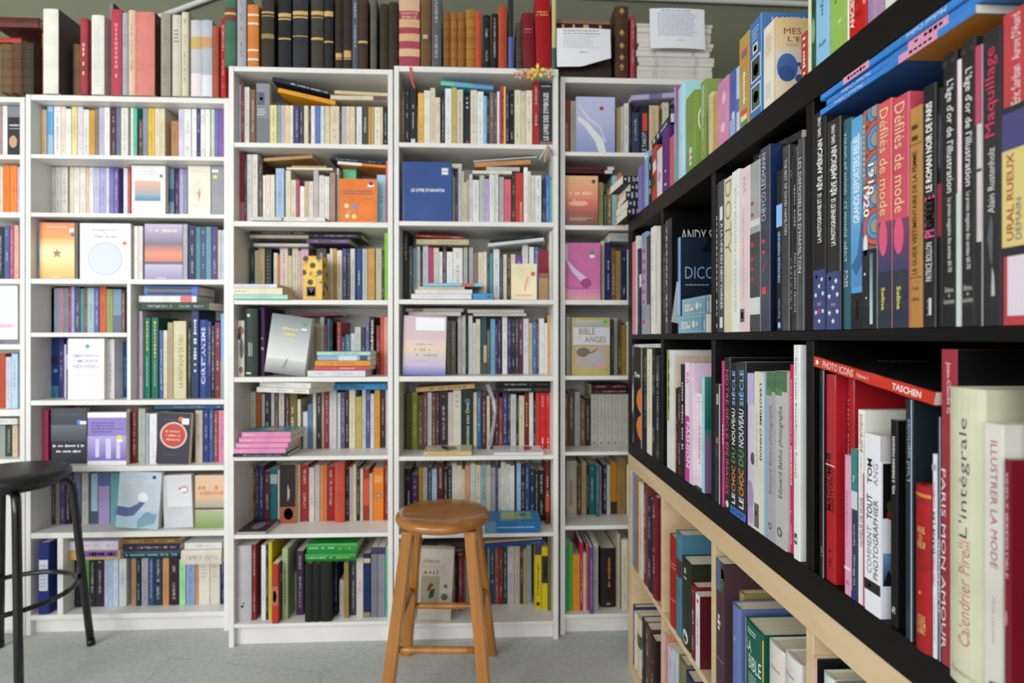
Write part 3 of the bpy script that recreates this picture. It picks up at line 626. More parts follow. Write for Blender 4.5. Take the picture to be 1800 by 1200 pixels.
row(PA, 'sixth shelf', 'L4', YA, zt('A', 5), zb('A', 4), 0.05, '''
325 362 85 c0386c;385 650 75 383c44 F |cg 0 1 .4 .7 3c444c 6c747c~cg 0 1 .7 1 3c4450 444c54~ct .5 .32 .9 .05 e8e8e8,b:LA FORME ET L'ETRE~ct .5 .22 .7 .05 e8e8e8,b:DANS LA LUMIERE~co .8 .75 .07 3c8cdc~cr .82 1 .71 .77 ecece8~cn .2 .8 .88 .92 586470 1 #charcoal cover with white title and blue dot;660 952 105 9484c8 F s.02 |cr 0 1 .9 1 ecebf2~cr 0 1 0 .08 ecebf2~cg 0 1 .1 .55 7c6cb8 b4a8dc~cr .2 .3 .15 .5 d0c8ec~cr .47 .6 .12 .5 d0c8ec~cr .74 .84 .12 .5 d0c8ec~co .82 .52 .07 e4d838~cr .76 .9 .44 .48 f0ecf4~cn .1 .9 .62 .84 6c5ca4 4 #lilac cover with pale columns and yellow dot;955 982 80 9c9c94;
985 1035 75 8c2420;1040 1095 75 a0b0a0;1097 1122 110 b8b0c4;1125 1182 115 e8e8ea s.03;1165 1420 115 484450 F s.02 r3 |co .5 .56 .41 d8c0c0~co .5 .56 .36 cc4830~ct .5 .63 .5 .05 e8b0a0,i:Meditations~ct .5 .55 .45 .05 e8b0a0,i:pour grands~ct .5 .47 .42 .05 e8b0a0,i:voyages~co .7 .88 .08 e06838~cr .74 .95 .78 .9 f0f0ee~cn .2 .8 .86 .88 78747c 1~cn .2 .8 .17 .19 78747c 1 #charcoal cover with large red-orange disc;
1470 1525 90 c4b8a4;1530 1572 85 303c84;1575 1606 80 3c60a8|r 0 1 0 .35 d0d4dc;1610 1642 90 a44c38;1645 1702 90 d884a8''',
 '''1165 1700 62 90 2c6c9c #blue book lying over the row, sixth shelf behind black stool''')
row(PA, 'seventh shelf', 'L4', YA, zt('A', 6), zb('A', 5), 0.1, '''
315 365 640 584840;370 422 620 98948c;430 490 620 60487c;490 530 640 34282c;555 610 560 64708c;615 666 560 b8b8b0;685 736 565 a8c8dc|r 0 1 0 .25 445870;740 826 565 b49ccc|r 0 1 .75 1 5c68b0;830 896 560 6ca8b0;
870 1190 560 ccd8e4 F s.02 r4 |cg 0 1 0 .3 a8c8d0 b0c4dc~cp 5c6c98 0 .38 .3 .36 .45 .42 .75 .6 .6 .4 .4 .22 .2 .2 0 .22~co .6 .55 .12 f0f2f4~cp 7ca0b4 .5 0 .9 .1 .95 .25 .7 .3 .5 .15~co .83 .91 .045 403c90~cn .1 .8 .88 .95 b0b0c4 3~cn .1 .7 .74 .78 d8b8b8 1 #pale blue cover with leaping dolphins, tilted;1235 1455 580 d4d6dc F s.03 r-2 |cg .15 1 .4 1 e2e2e6 d4d0d4~co .75 .72 .14 a8a8bc~cr .6 .82 .68 .75 f0f0ec~co .6 .74 .05 e07838~cn .1 .8 .38 .42 d8c0b8 1 #silvery white cover leaning beside the dolphin cover;
1470 1706 580 d4bc94 F s.03 |cg 0 1 .55 1 dcb090 e0c0a0~cg 0 1 .4 .55 98a898 d0b48c~cg 0 1 0 .34 7c9850 b0b890~cr 0 1 .35 .39 5c3c60~ct .5 .76 .8 .09 c88858,i:Parler~ct .5 .66 .85 .08 c88858,i:aux animaux~co .97 .9 .06 403c90 #peach and green cover with purple band''')
row(PA, 'bottom shelf', 'L5', YA, zt('A', 7), zb('A', 6), 0.06, '''
180 250 130 8490a8 H d.22 nbinder kbinder #grey-blue ring binder at the end of bottom shelf;265 362 145 2c3c90 H s.005 d.23 nbinder kbinder |r .08 .92 .33 .76 dce0ec~n .2 .8 .38 .72 8c94b8 7 #blue ring binder with white label, bottom shelf;366 428 115 24305c H d.22 nbinder kbinder #dark navy ring binder beside the small divider;''')
row(PA, 'bottom shelf', 'L5', YA, zt('A', 7), zb('A', 6), 0.06, '''
475 545 270 2c3034;550 590 260 34343c;635 670 260 5ca444;670 720 255 28282c;720 782 255 343038;785 816 250 c4b4d8;816 850 255 a8c4e0;850 890 260 c8d0e4;895 952 255 d8dcdc;990 1025 255 b08c68;1025 1060 250 243c3c;1065 1115 250 a8a4b4;1120 1156 245 3c5c8c;1156 1225 240 28405c;1225 1272 260 c88c54;1275 1345 240 40283c;
1350 1396 270 9cdc9c;1400 1470 280 8c9cc8;1472 1495 280 d49848;1495 1580 265 ddd6ca|n .2 .8 .6 .95 b4ac9c 5;1582 1656 265 ddd6ca|n .2 .8 .6 .95 b4ac9c 5;1660 1690 275 24285c;1690 1720 265 4848a0''',
 '''500 905 180 245 c8a460 s.03|r .1 .7 .3 .95 7858a8~^ .4 .4 .9 .4 e0d0e8:LE POUVOIR #gold and purple book lying under a pale one;490 890 118 178 cfc6d6 s.03 #pale lilac book lying flat, bottom shelf behind black stool;925 1358 197 245 1c4850 H s.03 |^ .5 .05 .95 .4 88b0b8:LA CONSCIENCE DE L'ARBRE #dark teal book lying lowest of three, bottom shelf;925 1355 152 195 3c2c50 s.03 #dark purple book lying middle of three, bottom shelf;915 1350 115 150 8c6830 s.03 #gilt brown book lying topmost of three, bottom shelf;
1362 1665 172 275 d8d0c0 H s.0 d.18 #thick cream book lying flat at end of bottom shelf;1390 1670 125 170 e4e2e0 s.01 d.17 #white book lying on thick cream one, bottom shelf''')
# --- D: the cut-off case
row(PD, 'top shelf', 'L1', YA, zt('D', 1), zb('D', 0), 0.03, '-60 -22 770 cr;-20 18 770 a89090;20 55 765 e4e4e2;60 158 765 2c2a30 F |cr 0 1 .78 1 787c84~ce .4 .3 .3 .12 b88868~ct .5 .62 .8 .04 e0e0e0:LES ANGES~cn .1 .9 .55 .58 c8c8c8 1 #black cover with pale planet, cut-off bookcase top shelf')
row(PD, 'second shelf', 'L2', YA, zt('D', 2), zb('D', 1), 0.05, '-60 -2 100 cr;0 22 100 ecd8c0;25 74 90 ee7a18;75 128 90 f08024;130 152 100 c4b0c8')
row(PD, 'third shelf', 'L2', YA, zt('D', 3), zb('D', 2), 0.05, '-60 -30 540 nv;-28 28 550 302c34;30 72 540 4c64a4;74 104 540 b04468;106 140 540 e0a090')
row(PD, 'fourth shelf', 'L3', YA, zt('D', 4), zb('D', 3), 0.03, '-190 132 -40 ecebf0 F |cn .5 .95 .5 .9 c8d8d8 8~cr .4 .9 .28 .34 e0a8c8~cr 0 1 0 .08 6c6c7c #white cover with faint pink print, cut-off bookcase')
row(PD, 'fifth shelf', 'L3', YA, zt('D', 5), zb('D', 4), 0.05, '-60 -30 520 bl;-28 40 520 c84c20;42 84 545 dcd8ec;85 134 520 b8d4ec')
row(PD, 'sixth shelf', 'L4', YA, zt('D', 6), zb('D', 5), 0.05, '-60 40 190 98a094;42 90 210 404c40;92 132 200 c8b49c', '-100 130 150 195 dcdcdc s.02')
# --- B1
row(PB1, 'its top', 'M0', YB, zt('B1', 0), 9, 0.0, '''
22 136 -120 4c7460 L|r 0 1 .58 .75 7c3c28~r 0 1 .66 .69 gd;150 240 -100 a8a8ac H G;255 365 45 cc7c38 H|r 0 1 .1 .13 e4d8c4~r 0 1 .25 .28 e4d8c4~r 0 1 .68 .71 e4d8c4~r 0 1 .82 .85 e4d8c4 #orange volume with cream bands among dark antiques;395 520 -100 40382c L|r 0 1 .70 .72 gd~r 0 1 .66 .67 gd~r 0 1 .37 .43 948048 #dark brown volume with gilt bands, next to orange one;565 690 -60 24262c L|r 0 1 .69 .74 gd~r 0 1 .65 .67 gd~r 0 1 .38 .40 gd;
710 860 -100 34363a L|r 0 1 .68 .73 gd~r 0 1 .64 .66 gd~r 0 1 .40 .41 gd #widest charcoal antique volume with gilt bands;895 1015 -80 48443a L|r 0 1 .70 .75 gd~r 0 1 .66 .67 gd~r 0 1 .37 .4 gd;1025 1115 -50 26262a L B|r 0 1 .71 .78 gd~r 0 1 .35 .37 gd;1135 1210 -40 3e2c20 L B|r .1 .9 .12 .21 c89c60;1215 1305 -60 3a2a20 L B|r .1 .9 .12 .24 c89c60;
1310 1366 -30 5a6678 H;1370 1462 -30 4c3626 L B|r 0 1 .36 .39 gd;1490 1552 -20 66645a L;1585 1670 35 443822 L B;1675 1768 20 3e3626 L B''', '', name='antique_book', noun='antique volume', dmax=0.17)
row(PB1, 'top shelf', 'M110', YB, zt('B1', 1), zb('B1', 0), 0.04, '''
125 162 220 b8d4e8;165 222 200 b85058 |^ .5 .25 .75 .3 e0c0c0:SAINT-GERMAIN;226 276 245 eae8e0;285 336 270 8c6844|r 0 1 0 .25 5a5850;340 480 210 8a8c94 F s.045|cr .1 .62 .66 .86 5c6068~co .4 .76 .12 c0c4cc~cn .1 .8 .5 .62 c8ccd4 3~cr 0 1 0 .45 70747c #grey cover with small portrait, top shelf;482 552 290 e8dca0;556 595 255 84a8a8;596 634 290 ccb8cc;635 680 260 e4cc98;682 716 260 eae6d8;
725 776 330 4c4890;780 818 330 44464c;825 868 315 e0d0b4;870 892 320 5c4038;895 934 320 e8e2d4;935 986 330 6880cc;990 1030 315 d0e0dc;1035 1082 315 e0cfb0;1085 1180 315 d8c8ac;1182 1202 325 403844;1203 1248 300 b8b0b8;1249 1288 290 e8dcc8|v .5 .05 .95 .5 d89040,b:NOSTRADAMUS #cream spine with orange seer's name, top shelf;1290 1336 265 e0d4b4;1337 1350 410 7c5c40;1352 1406 290 e4e6e4;1410 1468 290 4c5054|^ .45 .38 .75 .4 e0e4e8,i:L'Homme #charcoal book with white script title, top shelf;1470 1500 350 c8a030;1502 1526 360 d0b090;1530 1595 265 e6dcc4;1596 1616 350 d8ccb0;1620 1666 300 2c2a2e|^ .55 .05 .7 .35 d0d0d0:guide de la voyance''',
 '''1090 1662 205 262 d8cab0 s.035|r 0 1 .75 1 70504c #cream book with brown end, lying under the tan one;1130 1664 112 188 dcc89c s.04 T.013 t2 |^ .5 .1 .9 .4 b09870:L'ESOTERISME EN FACE DE LA CHAIR #tan book lying flat at the shelf's upper corner;560 1140 170 318 e09c20 s.03 T.016 t12 #yellow book lying askew below a black one;500 1100 115 250 2c3440 s.04 T.013 t13 |^ .5 .3 .95 .4 c8ccd4:DROGUES, CHAMANISME ET SPIRITUALITE #black book lying askew on a yellow one''')
row(PB1, 'second shelf', 'M260', YB, zt('B1', 2), zb('B1', 1), 0.05, '''
122 194 45 a42c34|r 0 1 0 .3 c0606c;196 236 60 48545c;245 300 65 e2dfd8;300 360 65 ddd9cc;365 410 120 5a3c34;412 438 275 e8e4dc;440 486 270 e6d8cc;488 530 270 e2d4c0;540 626 205 a4bee0 #pale blue taller book, second shelf;640 692 225 d8cdb4;695 744 320 ddd3bc;745 780 320 bc5478;785 830 385 ebe6d8;831 872 335 c8b490|r 0 1 0 .25 e4c040;873 918 335 e8dcd4;920 970 225 c0b4b4;975 1032 275 e6e0da;1035 1058 285 e8e6e0;1059 1080 285 d8dcd8;1085 1138 250 a88878;
1140 1176 205 e2dfd8 s.07;1215 1350 215 6cc48c s.1;1176 1556 310 e87c2c F s.01|ct .5 .72 .8 .05 9a4c58:LES ABEILLES~ct .5 .66 .8 .05 9a4c58,b:MALADIES PSYCHIQUES~cr .76 .92 .82 .87 f0eef0~co .85 .89 .05 4c3488~cq .75 .3 .28 .29 a0583c~co .2 .38 .06 e8d8a0~co .42 .36 .07 7484b8~co .22 .15 .06 c8d090~co .4 .14 .06 e0d060~co .26 .25 .05 c88858 #orange cover with a round diagram and purple dot;1556 1646 270 9ccce0;1648 1668 130 e06870''',
 '''600 1035 690 738 ebe7da s.0 f #cream book lying flat under the middle of the row;290 598 705 745 d8dcda s-.01 f #pale grey book lying at front, second shelf with pink stack;650 1112 212 244 e8e0c8 s.045 T.008 #thin cream book bridging the tall spines, second shelf;700 1050 178 212 c4a06c s.06 #tan book lying in the middle of the pile, second shelf;420 910 125 205 c09a60 s.07 T.013 t-5 #tan book lying askew, topmost in the row;1160 1645 190 262 e08038 s.05 T.011 t4 |r 0 1 0 .5 e0dcd4 #white and orange book lying askew;1080 1640 150 215 1c3444 s.05 T.011 t4 #dark navy book lying askew on the orange one''')
row(PB1, 'third shelf', 'M390', YB, zt('B1', 3), zb('B1', 2), 0.125, '''
285 326 210 1c4454;330 364 285 dccfb0;365 430 260 d0ba8c |^ .5 .1 .6 .3 8c7c58:LE MAGE;435 500 265 2c2c30 |n .2 .8 .1 .9 44444a 12;520 558 310 e4dcc4;560 580 330 e07830;582 664 255 dac8bc;665 702 340 d8c49c;705 768 260 cfc5b0;770 790 290 d8cab4;792 870 270 dcacc4;950 1050 250 4c4c4c;1055 1082 320 d8ccb0;1085 1115 245 e0e0de;1115 1155 245 c4942c;1156 1206 285 e4d8c4;1208 1256 265 34408c;1260 1286 230 4c2c44;
1290 1336 200 d0d0c8;1350 1402 180 2c50a4|v .5 .25 .6 .3 c8d0e8:SPIRITISME #bright blue spine, third shelf;1410 1462 230 b4b8b8;1465 1536 265 cc9448;1545 1606 265 bfb5a0;1608 1630 300 3c3c3c;1632 1668 110 7cc02c s.02 #lime green tall spine against the side panel''',
 '''80 660 742 790 a4d4c4 s-.012 f d.125 |^ .5 .35 .7 .3 70a898:LA PYRAMIDE #mint book lying lowest at the shelf front;82 608 672 742 e9e0c2 s-.005 d.125 |^ .5 .02 .25 .3 b0a480:LE GRAND SECRET #cream book lying between mint and white;85 555 632 672 e4e4ee s0 d.12 #white book lying topmost of the front three;320 870 222 258 c4c0c0 s.09 |^ .5 .3 .6 .3 8c80a0:LE GRAND LIVRE #pale grey book lying on third-shelf spines;280 868 168 208 b5a995 s.09 #beige book lying second from top, third shelf;280 870 128 166 34302e s.09 #black book lying topmost above the cream spines;850 1285 195 245 70507c s.09 #purple book lying on third-shelf spines;870 1400 132 190 2c2c34 s.08 H #black hardback lying over the purple book''')
row(PB1, 'fourth shelf', 'M530', YB, zt('B1', 4), zb('B1', 3), 0.125, '''
145 226 190 d6d4cc s.03 d.2|e .5 .82 .45 .08 a84428~e .3 .72 .3 .07 404050~e .6 .5 .3 .18 4c4430~e .5 .12 .3 .06 a05028 #pale book printed with shells, fourth shelf;228 356 70 283c30 s.03 H d.22 |r .1 .5 .04 .06 d8d8d0~r .3 .6 .3 .5 7c8880~o .3 .9 .12 c8ccc8 #large dark green hardback, fourth shelf;360 430 60 4c2858 s.05 H d.2|o .5 .55 .2 c8a040~o .5 .4 .3 c8b890;432 468 150 d4cdb8;470 502 150 d4cdb8;425 830 165 b4b8b8 F s.005 r8 T.03 d.2|cg 0 1 0 .25 787878 c8c8c4~cg 0 1 .25 .6 dcdcd8 b4b8b8~cg 0 1 .6 1 b0b6b8 707a7a~ct .5 .77 .42 .06 d8c84c,b:TRANSE~ct .5 .68 .3 .05 d8c84c:poemes~ct .5 .6 .3 .05 d8c84c:de nuit~co .84 .89 .06 3c9860~cr .77 .9 .78 .81 e8e8f0~cp 8c8c8c .4 .08 .5 .1 .55 .28 .5 .25 #grey poem cover with sea figure, tilted;
920 985 225 c8b494;986 1026 150 b4b4ac;1030 1058 230 9c4c34;1060 1084 175 4c84b8;1086 1112 190 2c2824;1155 1196 205 c03424;1197 1238 350 4c3c7c;1240 1292 330 3c7c9c;1295 1334 320 d4d4d4;1335 1396 255 c8cac4|^ .5 .1 .9 .25 a0a09c:TRAITE DES ONDES;1400 1442 260 343034;1445 1479 200 6464ac;1480 1532 150 28282a|^ .5 .05 .95 .5 d8d4c4,b:les mineraux #black spine lettered in cream, fourth shelf;1550 1590 240 8c2024;1592 1626 140 d85030|r 0 1 0 .3 c8a030;1628 1668 150 d89088''',
 '''860 1440 695 755 e4e2e8 s-.005 f d.12 #thick white book lying lowest of fourth-shelf stack;925 1480 652 692 d85060 s0 d.12 |^ .5 .35 .75 .3 f0c0c0:ATLAS DU MONDE #coral book lying in the fourth-shelf stack;935 1490 597 650 e09a30 s0 d.12 |^ .5 .2 .75 .3 a86820:LE MONDE EN CENDRES #orange book lying in the fourth-shelf stack;960 1490 547 595 9cacd0 s.005 d.12|r 0 1 .4 .75 c8d4e4~r 0 1 .8 .95 404868 #blue patterned book lying in the fourth-shelf stack;955 1490 508 545 b0dccc s0 d.12 |^ .5 .3 .8 .3 60847c:LE GUIDE DU DEVELOPPEMENT #mint book lying topmost of fourth-shelf stack;550 1190 100 152 7c3448 s.1 T.012 t-2 #dark red book lying over the fourth-shelf spines''')
row(PB1, 'fifth shelf', 'M650', YB, zt('B1', 5), zb('B1', 4), 0.14, '''
210 300 220 c9c5b4;305 394 195 bc6430 #orange-brown hardcover, fifth shelf;400 430 240 d0d0cc;432 490 240 383444|v .4 .15 .9 .4 a09878:SECRET;495 526 225 ccccd0;530 565 220 70543c;570 626 230 ccc5bc;635 680 225 4c1c20;682 756 225 80682c|^ .35 .1 .75 .4 c8bc80:LES SECRETS #olive-brown spine, fifth shelf;760 790 295 d4cfb8;815 860 420 d0d0cc;862 912 345 6480a0;915 946 200 cfcbb8;948 1000 215 2c3438|r .2 .8 .23 .32 c8c8c8;1002 1028 210 a89870;1030 1076 215 a41c40;1078 1152 195 ccccc8 |^ .5 .1 .9 .2 b89898:LE ZOHAR #wide pale grey spine, fifth shelf;1160 1192 230 c8ccc8;1195 1236 225 606084|r 0 1 0 .3 b08838;1238 1276 210 40202c;
1278 1340 195 d4ccb4;1342 1406 270 b4a850;1408 1446 195 c4bcc0;1448 1490 205 4c5c94|r 0 1 0 .3 b0b8cc;1492 1530 240 d0d0d0;1532 1588 200 cc8c28;1590 1642 195 3c2820|^ .5 .2 .9 .3 a88c60:LES PUISSANCES #dark brown spine near the side panel, fifth shelf;1645 1668 195 c4b4c4''',
 '''110 662 842 868 3c3c44 s-.01 f d.14 #charcoal book lying lowest under the pink ones;122 640 795 842 dc8cb4 s-.008 d.14 G|^ .5 .02 .25 .25 f4c8e0,b:CHEMINS DE VIE #pink book lying lowest of four pink ones;138 662 750 795 e094bc s-.005 d.14 G|^ .5 .02 .25 .25 f4c8e0,b:CHEMINS DE VIE #pink book lying third from the top of four;172 692 705 750 e090b8 s0 d.14 G|^ .5 .02 .25 .25 f4c8e0,b:CHEMINS DE VIE #pink book lying second from the top of four;198 690 652 705 e08cb6 s0 d.14 G|^ .5 .02 .25 .25 f4c8e0,b:CHEMINS DE VIE~kg 0 1 0 1 40908c 4aa0b0~ke .5 .5 .25 .18 c8b8a0~ke .4 .55 .1 .1 cc5030 #topmost pink book of the stack, teal front cover;
350 1000 178 225 dcdad2 s.06 y-22 d.14#cream book lying cornerwise under its twin, fifth shelf;380 1010 128 176 d8d6ce s.06 y-22 d.14#cream book lying cornerwise against the board above;1062 1648 128 190 3c94cc s.11 H|^ .6 .23 .63 .3 1c3c5c,b:Rever la Fin des temps~^ .3 .23 .5 .25 1c3c5c,b:Guide des rencontres~p 1c3c5c .6 .87 .6 .92 .3 .9 #sky-blue book lying across the fifth shelf''')
row(PB1, 'sixth shelf', 'M790', YB, zt('B1', 6), zb('B1', 5), 0.14, '''
220 264 175 a8986c;265 312 180 64483c;320 368 160 383468|r 0 1 0 .2 a04038;370 422 160 3c3c74|r 0 1 0 .2 a04038;425 482 215 602834;485 556 195 1c6c80|r 0 1 .72 .9 98acac;560 580 200 bcbcb8;582 738 150 2c2420 F s.12 T.03|cr 0 1 0 .28 a8502c~ce .55 .16 .3 .1 d0a878~ct .6 .5 .2 .3 c0b8a8:N #black cover with orange foot among red spines;740 786 150 cfbe94|^ .5 .4 .6 .4 8c7c50:RAKI;790 872 150 a42428;875 930 180 c4c0b4;935 982 155 b0aeac;985 1020 155 d08048;1021 1056 155 cc7438;1058 1130 165 a41c24 #crimson wide spine, sixth shelf;1130 1230 130 c85038 s.12 H#orange-red thick spine, tallest on sixth shelf;
1240 1276 190 242428|^ .5 .2 .9 .4 c89888:SAMAIN;1280 1316 180 a8a0a0;1317 1350 150 ccbc98;1352 1386 160 28302c;1390 1416 190 c8bca0;1420 1480 190 a83828|r 0 1 .3 .8 d04c28;1482 1516 240 c0a888;1520 1624 185 dc7c20 |r .1 .9 .72 .86 e09040~o .5 .47 .24 6c6460~o .5 .47 .16 a8a090#bright orange spine with grey round emblem;1630 1678 115 98241c''',
 '''150 440 832 862 a8a49c s.0 f T.01 d.16|kg 0 1 0 1 2c2c30 403c40~ke .5 .5 .3 .2 88848c~ke .3 .75 .15 .08 a03438 #dark-covered booklet lying alone on sixth shelf''')
row(PB1, 'bottom shelf', 'M930', YB, zt('B1', 7), zb('B1', 6), 0.03, '''
122 292 165 b4b0b4 H s.02 d.22 nbox_file kbox |o .4 .2 .1 181818~o .5 .24 .06 181818~o .44 .165 .05 b4b0b4 #grey box file with black swirl emblem, bottom shelf;296 342 150 983038;395 442 160 d4dcdc;443 465 150 24242c;466 504 130 c8b428 #yellow thin spine between white and floral red, bottom shelf;505 566 345 b8382c s0 d.2|r 0 1 0 .3 c82420~r 0 1 .3 .62 c06058~e .4 .45 .3 .1 d0ccc4~cr 0 1 0 1 a03c28~ce .3 .7 .2 .1 c8a078~ce .5 .4 .2 .1 b8b0a0 #floral red gift book, bottom shelf;
605 664 195 9cb080 d.2 |v .5 .2 .7 .35 5c6c48:FLEURS DE BACH#sage green spine, bottom shelf;682 742 435 a8b080 s.1;748 820 215 482c54 s.06;830 908 350 22231e L s.005 d.17#black leather Bible, first of three alike, bottom shelf;910 988 350 22231e L s.005 d.17#black leather Bible, middle of three alike, bottom shelf;990 1100 340 22231e L s.005 d.17#black leather Bible, widest of three, bottom shelf;1110 1158 340 28285c s.05|r 0 1 .82 1 a8a4a8;1180 1224 510 c8c0ac s.05;1226 1272 330 98844c;1290 1346 320 484c58 s.05;1350 1420 285 c8bfb8 |^ .5 .45 .6 .2 b85858:RITUELS;
1422 1490 240 1c3468 |r 0 1 .85 .92 c0b088~r 0 1 0 .08 8c8058;1498 1563 180 7c7c84 |r 0 1 .9 1 4c2c64;1565 1640 180 888890|r 0 1 .9 1 4c2c64;1644 1680 180 58b894''',
 '''835 1340 270 335 1c9038 s.0 d.17 H G|^ .5 .62 .9 .3 90b840:AUTREFOIS~^ .5 .05 .55 .2 b0d8b0:Le monde~cr 0 1 0 1 1c9038 #lower of two green books lying on black Bibles;852 1358 175 265 209a3c s.0 d.17 H G|^ .5 .62 .88 .2 90b840:AUTREFOIS~^ .4 .05 .55 .15 b0d8b0:Le monde #upper of two green books lying on black Bibles''')
# --- B2
row(PB2, 'its top', 'N0', YB, zt('B2', 0), 9, 0.0, '''
122 328 -30 b04858 H d.2|r 0 1 .80 .98 d0a888~r 0 1 .56 .68 d0a47c~r 0 1 .36 .47 d0a47c~r 0 1 .14 .25 d4ac84~t .5 .765 .8 .035 d8b090,b:SAINTE~t .5 .71 .7 .035 d8b090,b:BIBLE #thick rose and tan banded Bible on the case top;340 440 -60 7c5c34 L|r .2 .7 .38 .44 b0a088 #tan old volume with a pale label;450 545 -60 6c6a6c H G;
570 636 120 946028 L B;640 706 120 a46e2c L B;712 786 120 a06a2c L B;795 886 95 b07830 L B;890 950 115 cc5434 H;963 1040 150 202426 H;1050 1116 135 202628 H;1120 1206 65 c4502c H;1220 1270 -60 34363a H|r 0 1 0 .42 4868b0 #slate and blue slim spine between dark volumes;1298 1364 225 544844 L B;
1372 1492 130 8c1c28 H r-2 |r .2 .8 .7 .71 gd~r .2 .8 .65 .655 gd #dark crimson cloth volume leaning slightly;1500 1652 -20 b4141c H r-1.2 d.19|t .5 .8 .7 .03 d8a040,b:ROYAL~t .5 .76 .8 .03 d8a040,b:ROMANCE #bright red tall volume with gilt title;1660 1700 -20 c8bc88 H|r 0 1 0 .3 406860 #narrow gilt and green spine at case edge''', '', name='antique_book', noun='old volume', dmax=0.17)
row(PB2, 'top shelf', 'N110', YB, zt('B2', 1), zb('B2', 0), 0.04, '''
130 178 290 8c6c4c;180 226 250 30363a|^ .5 .3 .7 .4 c8ccd0:SORCIERE;228 298 240 2c3438|^ .5 .3 .7 .3 a0b0b0:LE LIVRE DES~r .2 .8 .03 .12 d8d8d0;300 312 430 6c2860;313 370 305 e8b450;372 436 280 e4dfd2;437 486 255 d8ccb0;487 536 350 e4d2b8;545 582 330 34383a|r .2 .8 .05 .12 c83838;585 650 260 e8eaec;652 700 250 c8b464;702 766 270 d0c8b4|^ .5 .1 .8 .3 98907c:LE TAROT DE MARSEILLE;775 838 330 2c3236|o .5 .1 .2 c82c30~^ .5 .75 .97 .3 d0d4d4:RUNES #charcoal spine with small red dot, top shelf;840 906 275 dcd5c0;907 972 290 e4e6e4;974 1004 335 84bcd8;1005 1028 340 34404c;1030 1076 295 84686c;1078 1106 305 806858;1108 1132 290 e8e4ec;
1135 1192 240 c83c44 |r .7 1 0 1 e8c83c~r 0 .2 0 1 b83c64~^ .5 .1 .9 .4 6c1c2c,b:TAROT ZEN#rainbow-edged red spine, top shelf;1195 1226 275 2c3c60;1230 1280 275 202224|^ .5 .25 .9 .3 d8d0b8:APOTHICAIRE;1282 1345 275 e4dcc0;1346 1392 285 dccfb0;1395 1460 280 e8e0c8;1465 1532 190 b83030 #bright red tall spine beside black symbols volume;1535 1665 205 3a4044 |^ .5 .12 .85 .4 dcdcd8,b:LE LIVRE DES SYMBOLES~r 0 1 0 .1 8c6c64~r .1 .9 .94 .96 98a0a4 #thick black symbols book, pinkish at its foot''',
 '''540 1072 180 262 6cb0c8 s.03 T.017 t4 H|r 0 1 .6 1 5c8cc0~r 0 1 0 .25 68c0a4 #blue-green book lying askew, top shelf''')
row(PB2, 'second shelf', 'N260', YB, zt('B2', 2), zb('B2', 1), 0.06, '''
155 650 140 34569c F s.015 H T.045 |ct .52 .53 .68 .055 ecebe4,b:LE LIVRE D'URANTIA~cr .8 .93 .79 .84 dcdcdc~cr .8 .93 .85 .9 dcdcdc~cr 0 .05 0 1 2c4c90 #big royal-blue cloth book facing out;655 684 290 a4a49c;686 712 230 344890;715 750 205 e2e0dc;752 775 235 dcd4cc;776 800 345 dccfb8;801 825 320 c4b49c;828 860 265 cfd2d2;862 926 320 dcd8d8;930 980 275 b0bab0;982 1028 310 bca8d4;1030 1082 265 e4e4e0;1085 1122 265 e2e4de;1128 1176 290 b0b0b0;1180 1248 315 e46474 #coral-pink spine, second shelf;1255 1288 240 383e34;1290 1372 250 c83c34|^ .7 .05 .45 .25 e8c8c0:DICTIONNAIRE#wide red dictionary spine, second shelf;1375 1416 195 ecebe6;1418 1446 235 dcd8c8;1448 1486 275 dcd2c0;1488 1552 275 dedede;1560 1596 310 282e44;1597 1633 270 3c74c0;1635 1662 320 5ca898''',
 '''655 752 180 226 e0dcc8 s.06 #cream book end lying beside big blue cloth book;860 1255 238 288 e4e0d4 s.055 T.012 #cream book lying on the pale spines, second shelf;1000 1335 190 236 c0bab4 s.06 #grey book lying between cream and tan, second shelf;880 1445 130 220 c08c54 s.06 T.018 t-4 #tan book lying askew, second shelf;870 1505 80 175 d6d6da s.06 T.004 t-5 #thin white board lying askew on the tan book''')
